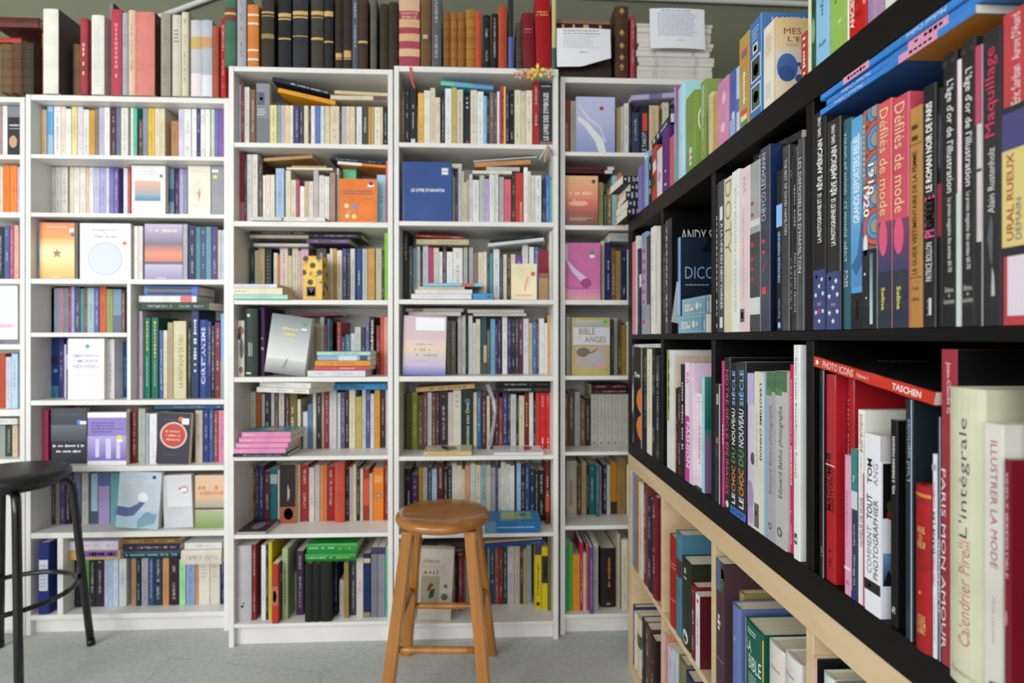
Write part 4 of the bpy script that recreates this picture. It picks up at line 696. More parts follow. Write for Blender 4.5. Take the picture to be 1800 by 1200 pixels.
row(PB2, 'third shelf', 'N390', YB, zt('B2', 3), zb('B2', 2), 0.1, '''
160 216 95 2c2822;220 262 245 48462c;265 300 265 7898b0;301 336 245 d0d2cc;340 356 300 343434;360 415 240 d8d8dc;416 468 255 cc2c74 |v .5 .2 .8 .3 8c1c50:FAMILLE;470 522 260 d8d5c8;525 560 300 e0d8d4;562 600 245 303034|r 0 1 .74 1 d83c34;602 660 300 e4e2e0|^ .5 .05 .5 .3 e0a0a8:TANTRA;662 762 260 e0dcd6;770 812 255 a8a8a4;825 868 255 a8a8a4;870 916 310 8c7878|r 0 1 0 .7 d8a0a0~r 0 1 .7 .8 e05c50;918 964 305 dccdb0;966 1004 300 d8cdb8;1005 1030 320 344470;1032 1066 325 3c9894|r 0 1 .3 .5 84ccc4;1070 1132 270 d8dadc;1135 1166 335 2c4470|r 0 1 .7 1 e0e0e0;1170 1206 325 d8cca8|r 0 1 0 .35 48442c;1210 1242 330 5a3c28;1245 1291 325 d4cca8;1292 1360 345 7c4ca0;1362 1420 230 dadad6;1430 1476 250 d8d8d4;1480 1524 250 4868a0;
1525 1620 280 9c2030|r 0 1 0 .5 d0a060~r 0 1 .45 .55 b0604c#red spine fading to gold at its foot;1625 1660 90 dcd6c8 s.05;1250 1505 420 ecdfb8 F s.0 |co .85 .72 .09 d84c34~cp e0a888 .55 .2 .62 .4 .7 .62 .62 .66 .55 .5 .5 .35~cp e8b898 .3 .82 .45 .78 .55 .82 .45 .84~ce .5 .12 .35 .03 e8b090~cn .2 .8 .86 .9 e8c8a0 1 #small cream cover with orange fish drawing and red dot''',
 '''860 1066 722 782 3c98d8 s0 f d.12 |r .3 .75 .72 .9 1c3c74 #sky-blue box lying at the shelf front;245 850 726 780 e6e6e2 s-.005 f d.1 |^ .5 .1 .45 .2 98a8c0:LES MEMOIRES CELESTES #white book lying lowest at front, third shelf behind wooden stool;285 856 676 724 e8e4e0 s0 d.098 |^ .5 .2 .85 .25 d8a0a0:LE DON ET LA FRAGILITE DES ETRES #white book lying second at front, red fine lettering;310 780 648 676 d8ccb0 s.005 d.09 #cream book lying third in front stack, third shelf;375 950 612 648 84c4dc s0 d.1 |r 0 1 .65 .88 c84830 #pale blue book with a red band, topmost at front;
295 822 182 240 c0b48c s.07 |^ .5 .4 .8 .3 948860:L'ESOTERISME #khaki book lying under a red one;285 780 122 178 a4201c s.075 T.012 t2 #red book lying topmost above the cream spines;1015 1578 168 270 cfd2d4 s.06 T.013 t-6.5 |^ .5 .55 .8 .3 a8a8b4:QUATRE NOTES #pale grey book lying askew under a black one;1030 1565 133 230 202422 s.065 T.010 t-6.5 |^ .5 .6 .8 .2 58a060:LE CHAMAN #black book lying askew on a pale grey one''')
row(PB2, 'fourth shelf', 'N530', YB, zt('B2', 4), zb('B2', 3), 0.12, '''
158 585 150 d8c8d8 F s.02 r1.5 |cg 0 1 0 .15 6c6cb4 b4acd0~cg 0 1 .15 .4 c0b4d0 dcc8c0~cg 0 1 .4 .6 e4cca8 d8c0c0~cg 0 1 .6 1 d4b8b8 c8b0c0~cr .28 .96 .76 .97 f0eef2~ct .5 .52 .4 .04 a8948c,i:Guerison~ct .48 .43 .55 .05 a8948c,i:Conscience~ct .56 .34 .5 .05 a8948c,i:et Pensee~cn .2 .75 .24 .27 b0a4b8 1 #pastel lilac cover with a dreamy sky, facing out;590 640 195 7c7660;642 692 195 787258;712 752 150 cfcdc8;755 790 140 d0d4d0;795 810 250 24242a;820 860 140 ccd0d0;861 894 215 d4d2cc;895 938 175 d4cbb4;942 1002 150 2c5460|r 0 1 0 .2 2c4444~r .5 1 .2 .5 b0a478;1005 1038 280 6c5444;1042 1088 175 5ca4cc|r 0 1 0 .15 c0ccd0;1089 1110 225 6c3430;1112 1146 190 343478;1160 1210 150 d2d0c8;1214 1250 175 38207c;1252 1290 185 202a24;1292 1322 175 484650;
1325 1367 175 641c40;1370 1425 170 d0d2d2;1428 1462 215 c4b080;1465 1502 200 3c70b8|r 0 1 .8 .95 d8dce4;1504 1526 185 6c4034;1528 1580 170 d4d2d0|r 0 1 .86 1 b86858;1582 1614 215 d4d2cc;1616 1657 140 cc9c50''',
 '''218 742 82 124 cfcabc s.07 #cream book lying lower of two at the board above;190 768 46 80 b8b2ac s.07|r 0 1 .12 .3 5c3034 #grey book with maroon tag lying against the board above;868 1400 118 148 cac8c4 s.08 #white book lying lower of two over the blue spines;812 1376 80 117 d2cebc s.08 #ivory book lying upper of two over the blue spines''')
row(PB2, 'fifth shelf', 'N650', YB, zt('B2', 5), zb('B2', 4), 0.125, '''
190 250 250 5c5630|^ .5 .35 .7 .3 403c20:COLETTE;251 308 220 8c9824|^ .5 .2 .8 .25 b8c468:AU SEUIL DE L'ANGE#lime green spine, fifth shelf;310 366 260 686034;367 406 225 845048;410 450 225 c4c8c8;452 490 230 7c4838;491 526 225 5c1840;528 612 215 302224;615 664 225 c4bcb0;665 746 195 c8c2b4|n .3 .7 .7 .95 a09888 3#wide cream spine, tallest pale one on fifth shelf;750 868 190 183428 |^ .5 .04 .8 .3 d0d8d0:Entretiens avec Omar~o .5 .8 .22 3c6c88#thick dark green hardback with white title;870 904 225 c0b494;905 946 220 2c6ca4|r 0 1 0 .5 24304c;950 1002 245 5c1c24;1005 1035 260 ccc0a4;1037 1082 240 502440;1085 1125 235 5c1c3c;1128 1160 280 a04c30|r 0 1 0 .3 707888;1162 1212 225 38307c;1214 1240 220 34342c;1242 1298 245 bcc0bc;1300 1326 270 34281c;1327 1380 260 ccc2a8;
1382 1426 235 801c20|^ .5 .4 .85 .3 c89c60:SAGESSE#crimson spine with gold letters, fifth shelf;1430 1470 225 d4d2cc|r 0 1 .65 .75 cc8830;1472 1495 320 2c4468;1496 1530 230 c84424;1532 1596 230 d02424|^ .5 .75 .95 .2 e8a0a0:ARCANA~^ .5 .02 .2 .3 f0d0d0,b:ALBIN#bright red spine, first of twin reds by the side panel;1598 1658 230 d02424|^ .5 .75 .95 .2 e8a0a0:ARCANA~^ .5 .02 .2 .3 f0d0d0,b:ALBIN#bright red spine, second of twins, touching the side panel''',
 '''370 850 810 850 d8bc84 s.0 f d.13|^ .5 .05 .7 .3 a88c58:L'ART DE LA PAIX INTERIEURE~kr 0 1 0 1 d8ccaa~kp 4c4c48 .1 .3 .5 .35 .9 .5 .7 .7 .3 .65~kn .1 .4 .05 .25 908468 3 #cream book lying alone at front, greyish cover picture;1075 1572 825 852 dcdce0 s-.003 f d.13 |kr 0 1 0 1 e0dcdc~kp c02c2c .15 .62 .7 .62 .7 .78 .15 .82~kn .1 .6 .05 .55 b8b0b0 6 #white book lying at front with red cover picture;290 882 125 212 c8aa74 s.1 T.018 t-3.5|^ .5 .22 .85 .4 4c4028,b:UN TOUR D'HORIZON DE L'AME #tan book lying askew across the fifth shelf;
1090 1650 162 214 202022 s.1|^ .5 .16 .65 .35 c8c8c8:Sur vie et jouvence des mondes~^ .5 .72 .95 .3 7c4c40:LES MAITRES #lower of two black books lying, fifth shelf;1095 1655 114 160 1c1c1e s.1|^ .5 .16 .65 .35 c8c8c8:Sur vie et jouvence des mondes~^ .5 .72 .95 .3 7c4c40:LES MAITRES #upper of two black books lying, fifth shelf''')
row(PB2, 'sixth shelf', 'N790', YB, zt('B2', 6), zb('B2', 5), 0.13, '''
155 247 190 24222a|^ .6 .2 .6 .3 c0c0c8:LE GRAND~o .5 .82 .2 605c68#black wide spine at the end of sixth shelf;249 316 255 5c3068;320 360 180 b48820|r 0 1 0 .55 bcbcb8;362 406 180 b0ac98;410 450 180 2c3c70;452 502 195 98b0c0;505 570 130 601c20 #maroon wide spine, sixth shelf;572 610 190 342020|r 0 1 .35 .8 b04428;612 652 160 20221e;655 702 140 c4c2bc|^ .5 .3 .75 .35 8c8884:Le secret;703 755 160 c8bea4;756 786 200 c4b89c;788 838 160 c89074;840 890 140 c0c4bc;893 944 155 c8bea0|v .5 .3 .95 .3 8c7848:ANNIVERSAIRE;946 1000 155 84a4a8|v .5 .4 .95 .3 3c6c78:TRANSMISSION;1001 1042 155 c4bca8|^ .5 .3 .6 .3 b05454:SOLEIL;1045 1092 180 94989c;1093 1118 150 443878;1119 1145 190 b8b4b0;
1146 1190 125 c8c6bc|^ .5 .3 .65 .4 5c5854:LE NORMAL;1192 1240 145 c4c6c0;1241 1282 160 c4c6c4;1305 1346 135 8cb0d0;1348 1386 140 2c1c18;1387 1432 130 2c4478|r 0 1 0 .4 a84830;1435 1486 190 1c3448;1490 1520 210 242c2c;1522 1582 205 20221e;1585 1632 120 841820 s.09|^ .5 .4 .78 .4 c8b0a8,b:TOUT SUR~r 0 1 .2 .45 c04c20#maroon spine with orange block, sixth shelf;1635 1670 220 606428''',
 '''985 1545 755 865 2878b8 s-.005 f d.125|kg 0 1 0 1 2c7cc0 3c90cc~kr .1 .8 .3 .85 98b868~ke .4 .7 .15 .08 3c80b8~^ .5 .22 .9 .15 a8cce4:L'HERITAGE DES VISIONS~r 0 1 0 .2 5c90b0 #thick blue book lying alone beside the wooden stool''')
row(PB2, 'bottom shelf', 'N930', YB, zt('B2', 7), zb('B2', 6), 0.14, '''
135 170 130 6c6848;172 210 130 a89850;300 640 205 c9c0b2 F s.02 r3 T.03|cr .08 .62 .2 .62 98947c~cp 8c3428 .25 .4 .35 .42 .45 .5 .35 .52 .28 .48~cp 343c30 .3 .3 .45 .32 .5 .45 .35 .42~ct .35 .83 .5 .06 a84838:sciences~ct .4 .75 .7 .05 a89478:OCCULTES~ct .35 .67 .45 .06 a03830,b:de A a Z~co .8 .48 .06 2c8850~ce .78 .33 .1 .05 6c6848~cn .2 .5 .08 .1 a09888 1 #cream occult encyclopedia leaning behind stool legs;680 705 260 2c2c2c;715 764 260 a01c28 s.1;765 796 300 9484a0;797 850 350 c0b498;865 900 250 604838;960 1006 170 343a4c;1010 1034 180 84907c;1036 1084 190 1c5068;1085 1124 170 9c4c48;1125 1166 180 8c2820;1168 1210 180 28483c;
1212 1280 165 bcb8bc;1282 1336 170 bcae96;1338 1370 175 4c4448;1371 1400 200 c09460;1402 1452 155 88a4b0;1485 1552 155 d4b818 s.1|^ .5 .22 .72 .45 5c2434,b:L'Astrologie~r 0 1 .84 1 4c2858~o .5 .07 .3 5c2434#yellow guide with purple top, bottom shelf;1556 1616 180 d4c41c s.09|r 0 1 .42 .86 24242a~^ .5 .5 .78 .4 d8d8d8,b:L'Evolution#yellow guide with black middle, bottom shelf;1620 1676 80 847444 s.08|^ .5 .4 .75 .3 4c4428:Numerologie''',
 '''340 790 138 186 5c4430 s.12 #brown book lying behind the stool, bottom shelf;385 782 92 136 4c4640 s.12 #charcoal book lying topmost behind the stool, bottom shelf;985 1582 100 165 244c8c s.1 T.016 t-3 |^ .5 .7 .95 .2 6c90c0:CLEF #royal blue book lying askew, bottom shelf;985 1560 80 125 c0a890 s.1 T.008 t-3 #thin cream book lying askew on the royal blue''')
# --- C
row(PC_, 'its top', 'C0', YC, zt('C', 0), 9, 0.0, '''
695 826 60 5c3c28 L B d.18|p b08850 .5 .1 .7 .15 .5 .2 .3 .15~p b08850 .5 .24 .7 .29 .5 .34 .3 .29~p b08850 .5 .4 .7 .45 .5 .5 .3 .45~p b08850 .5 .58 .7 .63 .5 .68 .3 .63~p b08850 .5 .88 .7 .93 .5 .98 .3 .93 #brown antique volume with gilt diamonds, beside white volumes;850 896 150 b44048 H #thin red cloth volume next to white volumes''',
 '''106 655 640 788 34281e L d.2 f #thick dark antique volume lying lowest beneath the note;106 645 300 638 4c3424 L d.19 #brown antique volume lying mostly hidden by the note;106 640 215 298 4a2418 L d.19|r .1 .9 .1 .14 gd~r .1 .9 .3 .34 gd~r .1 .9 .5 .6 gd~r .1 .9 .8 .84 gd #gilt-tooled dark red volume lying beneath rose one;106 640 160 213 9c7068 H d.18 #dusty rose volume lying topmost over the note''', name='antique_book', noun='antique volume', dmax=0.18)
WHT = 'r 0 1 .2 .29 ccc8c0~n .1 .9 .21 .28 6c7480 2~r 0 1 .74 .81 ccc8c0~n .1 .9 .75 .8 6c7480 2'
ys = [800, 700, 637, 577, 505, 425, 375, 312, 188, 110, 60]
ROWS[-1]['lying'] += ''.join(';%d %d %d %d %s H d.2 s%.3f %s|%s #white numbered volume, %s' % (915+dx, 1672+dx2, ys[i+1], ys[i]-2, c_, s_, 'f' if i == 0 else '', WHT, l_) for i, (dx, dx2, c_, s_, l_) in enumerate([
 (0, -4, 'd2ccc0', 0, 'lowest of the white stack'), (0, -8, 'd4d0c6', .002, 'second lowest of the white stack'), (20, 12, 'd4cec4', 0, 'third from the bottom of stack'), (5, 16, 'd6d2c8', .003, 'fourth from the bottom of stack'), (-8, -30, 'd8d4cc', 0, 'just under the pinned note edge'),
 (6, -10, 'd6d2ca', .002, 'sixth up, behind the note'), (18, 6, 'd8d4cc', 0, 'seventh up, behind the note'), (0, -20, 'd6d0c8', .003, 'thickest, behind the note'), (0, -12, 'dad6ce', 0, 'second from top of stack'), (-5, 0, 'd8d2ca', 0, 'topmost of the white stack')]))
row(PC_, 'top shelf', 'C110', YC, zt('C', 1), zb('C', 0), 0.05, '''
160 240 375 a04438|^ .5 .1 .6 .3 c08c60:LE RETOUR#brick red spine, corner bookcase top shelf;245 295 385 c8bca0;300 690 345 a8acd0 F s.02|cg 0 1 0 .5 8090c0 a8b0d0~cg 0 1 .5 1 b0b4d4 b8bcdc~cp d8dcd8 .05 .66 .3 .55 .7 .25 .78 0 .6 0 .5 .2 .25 .45 .04 .6~co .66 .8 .055 c82c34~cp c8cce0 .05 .98 .1 .8 .3 .6 .6 .45 .75 .2 .78 .22 .62 .48 .34 .64 .14 .82 #lavender cover with pale swirl and red dot;705 746 450 c0a878;747 780 440 d0cabc;782 830 410 cfcfcc;835 850 400 2c2c2c;860 936 500 3c4460;940 1032 430 1c2c44|r .3 .8 .5 .85 d84438~^ .5 .08 .48 .45 d0d8e0:LE TAROT#navy tarot volume with red block, corner bookcase;1035 1132 430 ccb488#wide tan spine, corner bookcase top shelf;1134 1164 470 6c4c34;1166 1232 400 d0c6ae;1236 1290 420 2c2428;1300 1380 400 ta;1385 1440 420 cr''',
 '''855 1300 320 425 b4aacc s.03 T.02 t-5 H|r 0 1 .4 .7 7874b0 #floral lilac book lying askew above the tarot volume''')
row(PC_, 'second shelf', 'C260', YC, zt('C', 2), zb('C', 1), 0.05, '''
176 520 280 dc9468 F s.02|cg 0 1 0 .3 7c5448 a86058~cg 0 1 .3 .55 c05c50 d87868~cg 0 1 .55 1 dc8860 e0b080~ct .5 .65 .7 .07 e8c8b0,i:Renversez~ct .42 .48 .4 .11 f0dcd0,i:ame~ce .42 .45 .3 .05 e8a890~co .87 .89 .06 403c80~cn .15 .85 .12 .19 d8b0a0 2 #orange-red gradient cover with blue dot, corner bookcase;526 572 345 b4a868;582 606 460 2c7478;610 662 405 8c6c38;665 714 275 98c0c8;718 760 250 cc7c38;761 790 300 d88c48;800 880 300 cr;885 960 290 wh''',
 '''165 690 208 248 4c1824 s.03|r 0 1 .8 .95 c8c0c4 #lower maroon book of two lying, corner bookcase;165 692 165 206 641c28 s.03|r 0 1 .85 .98 c8c0c4 #upper maroon book of two lying, corner bookcase''')
row(PC_, 'third shelf', 'C390', YC, zt('C', 3), zb('C', 2), 0.05, '''
166 545 210 c86ca0 F s.02|cg 0 1 0 .2 d89c98 cc74a8~cp ccb8d0 0 1 .1 .95 .08 .7 .3 .55 .6 .4 .7 .25 .5 .3 .2 .5 0 .75~co .77 .84 .06 40905c~cr .7 .84 .74 .79 e8dce4~ce .6 .3 .15 .08 a83c78~cn .1 .7 .2 .24 98406c 1 #pink cover with pale hand and green dot;556 586 190 cfc6a8;590 646 205 24307c|^ .6 .2 .7 .3 a8b0d8:QUOTIDIEN#navy slim spine beside pink cover;655 700 270 7c5830;702 750 290 a07c44;755 810 280 1c3c68;815 880 280 cr;885 940 300 rd''',
 '''640 880 180 268 a8a8a8 s.03 #grey book end lying, corner bookcase third shelf''')
row(PC_, 'fourth shelf', 'C530', YC, zt('C', 4), zb('C', 3), 0.06, '''
168 192 120 8c8878;202 246 155 b8bab4;257 640 160 b8a86c F s.015|cr .04 1 .53 .83 c8c8cc~cg .08 .9 .84 .96 8ca0a8 b8b090~cr .1 .92 .14 .5 b0a098~ce .3 .4 .18 .08 786858~ce .6 .32 .2 .1 a8a8ac~cp b85040 .35 .35 .7 .48 .6 .4~ce .75 .2 .12 .05 c898a0~ct .4 .76 .42 .11 8c6428:BIBLE~ct .62 .62 .55 .1 8c6428:ANGES~ct .2 .66 .1 .03 c09870:DES~co .88 .93 .055 30b058 #gold and white angels cover with green dot;650 680 180 485444;682 716 165 a8acb0;720 756 180 745434;757 806 235 988434;810 870 200 cr''', '')
row(PC_, 'fifth shelf', 'C650', YC, zt('C', 5), zb('C', 4), 0.12, '''
180 220 240 8c6c44;222 286 225 74583c;288 341 220 acb0b4;345 391 300 84683c;395 440 280 2c2e2c;450 519 240 b8b4a6 |^ .5 .5 .95 .2 8c887c:IMPERATRICE~^ .5 .2 .45 .2 8c887c:L'HOMME~o .5 .05 .14 6c5030;520 589 240 b8b4a6 |^ .5 .5 .95 .2 8c887c:IMPERATRICE~^ .5 .2 .45 .2 8c887c:L'HOMME~o .5 .05 .14 6c5030;590 659 240 b8b4a6 |^ .5 .5 .95 .2 8c887c:IMPERATRICE~^ .5 .2 .45 .2 8c887c:L'HOMME~o .5 .05 .14 6c5030;660 722 240 b8b4a6 |^ .5 .5 .95 .2 8c887c:IMPERATRICE~^ .5 .2 .45 .2 8c887c:L'HOMME~o .5 .05 .14 6c5030;723 785 240 b8b4a6 |^ .5 .5 .95 .2 8c887c:IMPERATRICE~^ .5 .2 .45 .2 8c887c:L'HOMME~o .5 .05 .14 6c5030;786 850 240 b8b4a6''',
 '''452 830 186 232 4c1418 s.11 #lower dark red book of two lying on white set;452 830 138 184 581a1e s.11 #upper dark red book of two lying on white set''')
for i, k in enumerate(['first', 'second', 'third', 'fourth', 'fifth']):
    ROWS[-1]['items'] = ROWS[-1]['items'].replace('.14 6c5030;', '.14 6c5030 #%s volume of the uniform ivory set, corner bookcase;' % k, 1)
row(PC_, 'sixth shelf', 'C790', YC, zt('C', 6), zb('C', 5), 0.13, '''
170 194 300 a89c80;196 308 115 b4ae9c H s.11|^ .45 .2 .65 .3 b05848:LES CHAMPS~r .2 .8 .04 .05 8c8878~r .2 .8 .94 .95 8c8878#thick cream volume with red vertical title, corner bookcase;312 354 160 6c5024;356 404 120 a89c70;406 430 150 28261e;432 490 140 286c58;491 530 165 1c7c98 s.1;532 556 165 b49c74;570 608 150 2c3468;610 646 155 b8b4a4;650 710 140 b8781c|r 0 1 0 .25 34302c#orange-yellow spine with dark foot, corner bookcase;712 800 100 a07c48;810 870 150 cr''', '')
row(PC_, 'bottom shelf', 'C930', YC, zt('C', 7), zb('C', 6), 0.03, '''
140 175 85 38a084;176 208 115 58a838;209 239 200 dc8c1c;240 262 200 d49434;263 289 100 c42c48|^ .5 .2 .8 .4 e8a0b0:DICTIONNAIRE;290 314 185 c8b8a4;315 332 130 c85c38;333 366 140 6c50a0 s.0|r 0 1 0 .4 2c64b0;367 408 110 b4b0b0;425 546 150 342428 H s.05 d.2|^ .55 .35 .85 .2 b08c3c:Livre de l'Homme~e .5 .06 .15 .02 a08850#thick dark brown volume with gold script, corner bookcase;556 580 40 b8b498 d.22;590 640 80 cr''', '')
# ---------------------------------------------------------------- black and birch bookcases (spines face the aisle; x is the far edge, then the near edge)
BT, B1R, B2R = 'black bookcase top', 'black bookcase upper row', 'black bookcase lower row'
PX = dict(plane='x')
row('black bookcase', 'its top', 'P', X0, ZBT, 9, 0.001, '''
1121.5 1126.5 294 8a7cc0;1127 1132 292 7c6cb4;1133 1139.5 268 7cb0d8|r .1 .9 .9 .97 e0e8ec#light blue spine near the far end of black bookcase top;1140 1145 275 1c1c1e|v .5 .2 .9 .4 c8c8c8:NOIR;1146 1154 258 c8482c|p 2c2420 0 .2 .8 .3 .5 .45 0 .5~p e4dccc .3 .5 1 .55 .8 .75 .2 .7#orange-red spine with black and white pattern;1155 1163 262 dcdce4|o .5 .4 .35 c0a0c8#white spine with lilac flowers, black bookcase top;1164 1175.5 226 6c2c84|v .5 .08 .35 .3 d8c8e0:REVES#purple spine below the slanting dark book;1177 1184.5 240 d8606c#coral red spine beside the tall floral book;
1180.5 1187.5 156 a0a4c8 H G s.0 d.165|r 0 1 .6 .8 8878b8~r 0 1 0 .3 6ca094~cg 0 1 0 1 6c9c8c b04c8c~cp e08090 .2 .75 .8 .82 1 1 .4 1~ce .65 .88 .12 .06 e8a850~ce .85 .95 .1 .05 e07868 #tall book with purple and pink flowers on cover;
1188 1204.5 152 b4dcf0 H G s.002 d.2|cg 0 1 0 1 a8d4cc 98d0d0~r 0 .12 0 1 8cb8d0 #pale blue thick book before the olive green ones;1206 1221.5 166 7c9c44 G d.2|^ .5 .06 .3 .4 e8ecd8:Tarot Celtic~cq .35 .62 .3 .315 e8e8c8~ce .35 .62 .29 .2 8c98a8~ce .35 .55 .12 .1 d8a050~cp 4c5c8c .2 .55 .5 .6 .45 .75 .3 .7 #olive green boxed deck with oval picture;
1222.5 1236.5 150 88a058 G d.2 s.014|^ .5 .28 .6 .3 c8d0b0:Tarot Celtic~e .6 .2 .2 .05 c88c78~r .3 .8 .55 .95 a8b4a0#green patterned boxed deck, second of the two;1245.5 1252 164 dcc898 #cream spine between green deck and pink box;1253 1261 166 c09c5c d.1 #tan spine, black bookcase top;1262 1280 140 d88cb4 G|e .6 .7 .2 .1 e8b8c8~e .5 .25 .2 .08 e8c0d0#pink boxed set, black bookcase top;1283 1293 124 4c6cb8 G|o .6 .3 .3 c0cce8~r 0 1 0 .25 9cb0d8;1294 1299 118 c0d0ec G|r 0 1 .3 .5 5c74bc;
1299.5 1316.8 62 c09c50 d.14 nboxed_deck kcard_deck|r .2 .8 .8 .84 e04068~r .2 .8 .76 .8 4c8c7c~r .2 .8 .68 .75 e08848~v .5 .24 .6 .3 f0ead8,b:RUNES MAGIE~r .2 .8 .12 .18 d85040~r .2 .8 .06 .12 e8d8a0~r .2 .8 0 .06 508c70 #golden boxed card deck with white lettering;
1318 1340 34 4c7cbc d.26 nboxed_deck kcard_deck|r .25 .65 .66 .76 e8e4c8~r .33 .57 .68 .74 c0b060~r .12 .88 .37 .62 e4e8ec~r .18 .82 .385 .605 3c5c48~e .5 .48 .2 .06 98b8a0~r .12 .88 .07 .33 e4e8ec~r .18 .82 .085 .315 4c7460~e .5 .2 .2 .06 88a888~r .9 1 0 1 6ca4e0~n .2 .8 .8 .94 b8d0e8 4~ct .185 .945 .24 .04 e8ecf4:LA BOÎTE À #blue boxed card deck with two framed green pictures;
1342 1362.5 42 ece6d4 G d.15 nboxed_deck kcard_deck|n .2 .75 .62 .9 d8b898 12~n .2 .75 .1 .3 c0c8d8 9~r .9 1 0 1 ecc8a0~cg 0 1 0 1 e8e0d0 e0c088~cg 0 1 .3 .62 d0ccd8 dcd4c4~ce .14 .4 .12 .17 4c70b4~ce .13 .33 .09 .1 3c60a4~ce .27 .44 .03 .025 4c64a8~ce .3 .4 .02 .02 4c64a8~ce .28 .27 .05 .05 4c5ca8~cp ecdcc0 0 .12 .15 .22 .4 .12 .4 0 0 0~ct .2 .84 .2 .075 b04c34:MES~ct .22 .745 .15 .06 a0402c:L'E~cn .12 .32 .66 .7 b8a898 2 #cream boxed card deck with a blue vision on its cover;
1408 1418.5 58 c44438 d.05 s.0|v .5 .03 .92 .5 f0dcc8,b:ARCHEOMETRE #narrow red spine before the pale green edge;1419 1425 -80 e8ecc8 d.2;1426 1433.5 -100 2c6840 d.2 |e .5 .3 .4 .1 84a878~e .5 .5 .35 .06 1c4428#dark green photographic box edge, black bookcase top;
1434 1457.5 -160 8cc0e0 d.2 nboxed_deck kcard_deck|v .5 .3 .97 .3 4c5c80,i:le langage secret des anges~t .5 .12 .55 .03 4c4088:AdA #light blue boxed deck with script title;1459 1488.5 -190 94bc58 d.2 nboxed_deck kcard_deck|v .35 .3 .62 .16 5c7c34:Transformations~v .6 .35 .62 .14 5c7c34:Voyance~t .6 .17 .2 .03 f0f4e8:AdA #light green boxed deck with white notch;1489 1492 -190 e8ece0 d.2;
1492.5 1523 -220 d8241c G d.2 nboxed_deck kcard_deck|^ .2 .05 .5 .24 f4ece8,b:ANCIEN TAROT~n .4 .75 .1 .9 b01c18 9~e .9 .2 .12 .06 f08878 #bright red boxed deck with bold white lettering;1525 1553 -260 a888ac d.2 nboxed_deck kcard_deck|r .5 .55 0 1 c8a8c0~r .15 .2 0 1 8880b4 #lilac boxed deck, black bookcase top;1555 1590 -300 dce4d4 d.2;1592 1640 -350 c8a0a4 d.2''',
 '''1146 1178.5 254 207 28304c T.026 s.004 d.13|^ .5 .5 .85 .45 b0b8c8:REVES~o .5 .35 .3 c8d0d8~r .2 .7 .08 .18 d8d0a8 #dark navy box leaning slanted over the narrow spines''', name='photo_book', noun='book', dmax=0.17, **PX)
# upper row, end cell
Z1, L1_ = ZS_BLACK[0], ZB_LIM
row('black bookcase upper row', 'first cell', 'P', X0, Z1, L1_, 0.001, '''
1111.5 1117 425 e08090|r .15 .3 0 1 ecb0b8#pink thin spine, first upper cell of black bookcase;1117.5 1120 415 dcdcd8;1120.3 1123.5 437 2c3454;1124 1127.5 437 1c1c20|r 0 1 .55 .7 e0dcd0;1128 1136 409 90a0c0 G|r .2 .7 .1 .14 c84c58~r .2 .7 .3 .34 c84c58~r .2 .7 .4 .44 c84c58~r .2 .7 .5 .54 c84c58~r .2 .7 .6 .64 c84c58~r .2 .7 .7 .74 c84c58~r .2 .7 .8 .84 c84c58#pale blue spine patterned with red squares;1136.5 1143 414 4c4844|r 0 1 0 .3 a89c90;1144 1150.5 399 e8e8e4#white spine, first of two side by side, upper cell;1151 1159 406 dcd8cc|r .2 .4 .1 .9 c8c4b8#ivory spine beside the white one, upper cell''', name='photo_book', noun='photo book', dmax=0.3, **PX)
row('black bookcase upper row', 'second cell', 'P', X0, Z1, L1_, 0.001, '''
1164.6 1169 395 28282c;1169.8 1173.5 388 484c54 G d.24|v .5 .1 .95 .45 c0c0c0:PHOTOGRAPHIES#wrapped charcoal spine at the second cell's far side;1174 1180 384 141416 G d.29|ct .235 .845 .29 .105 d8d4cc:ANDY S~cp a8a8a8 0 .1 .25 .05 .3 .2 .2 .4 .05 .45~cp 6c6c6c .05 .15 .2 .1 .15 .3~cp c8c8c8 .1 .3 .25 .25 .2 .5 .12 .6 #large black cover with worn white capitals;
1184 1189.5 421 8cb4f0 d.25 s.02|r 0 .5 0 1 a8ccfc~cg 0 1 0 1 141c2c 1c3048~ct .205 .63 .31 .125 8cb4d0,l:DICO~cn .05 .36 .5 .518 c0ccd8 1~cp 0c1420 .3 1 .22 .85 .8 .8 1 .82 1 1~cp 0c1420 .25 .25 .5 .2 .5 .42 .32 .4 #navy cover with thin pale capitals, black bookcase''', name='photo_book', noun='photo book', dmax=0.3, **PX)
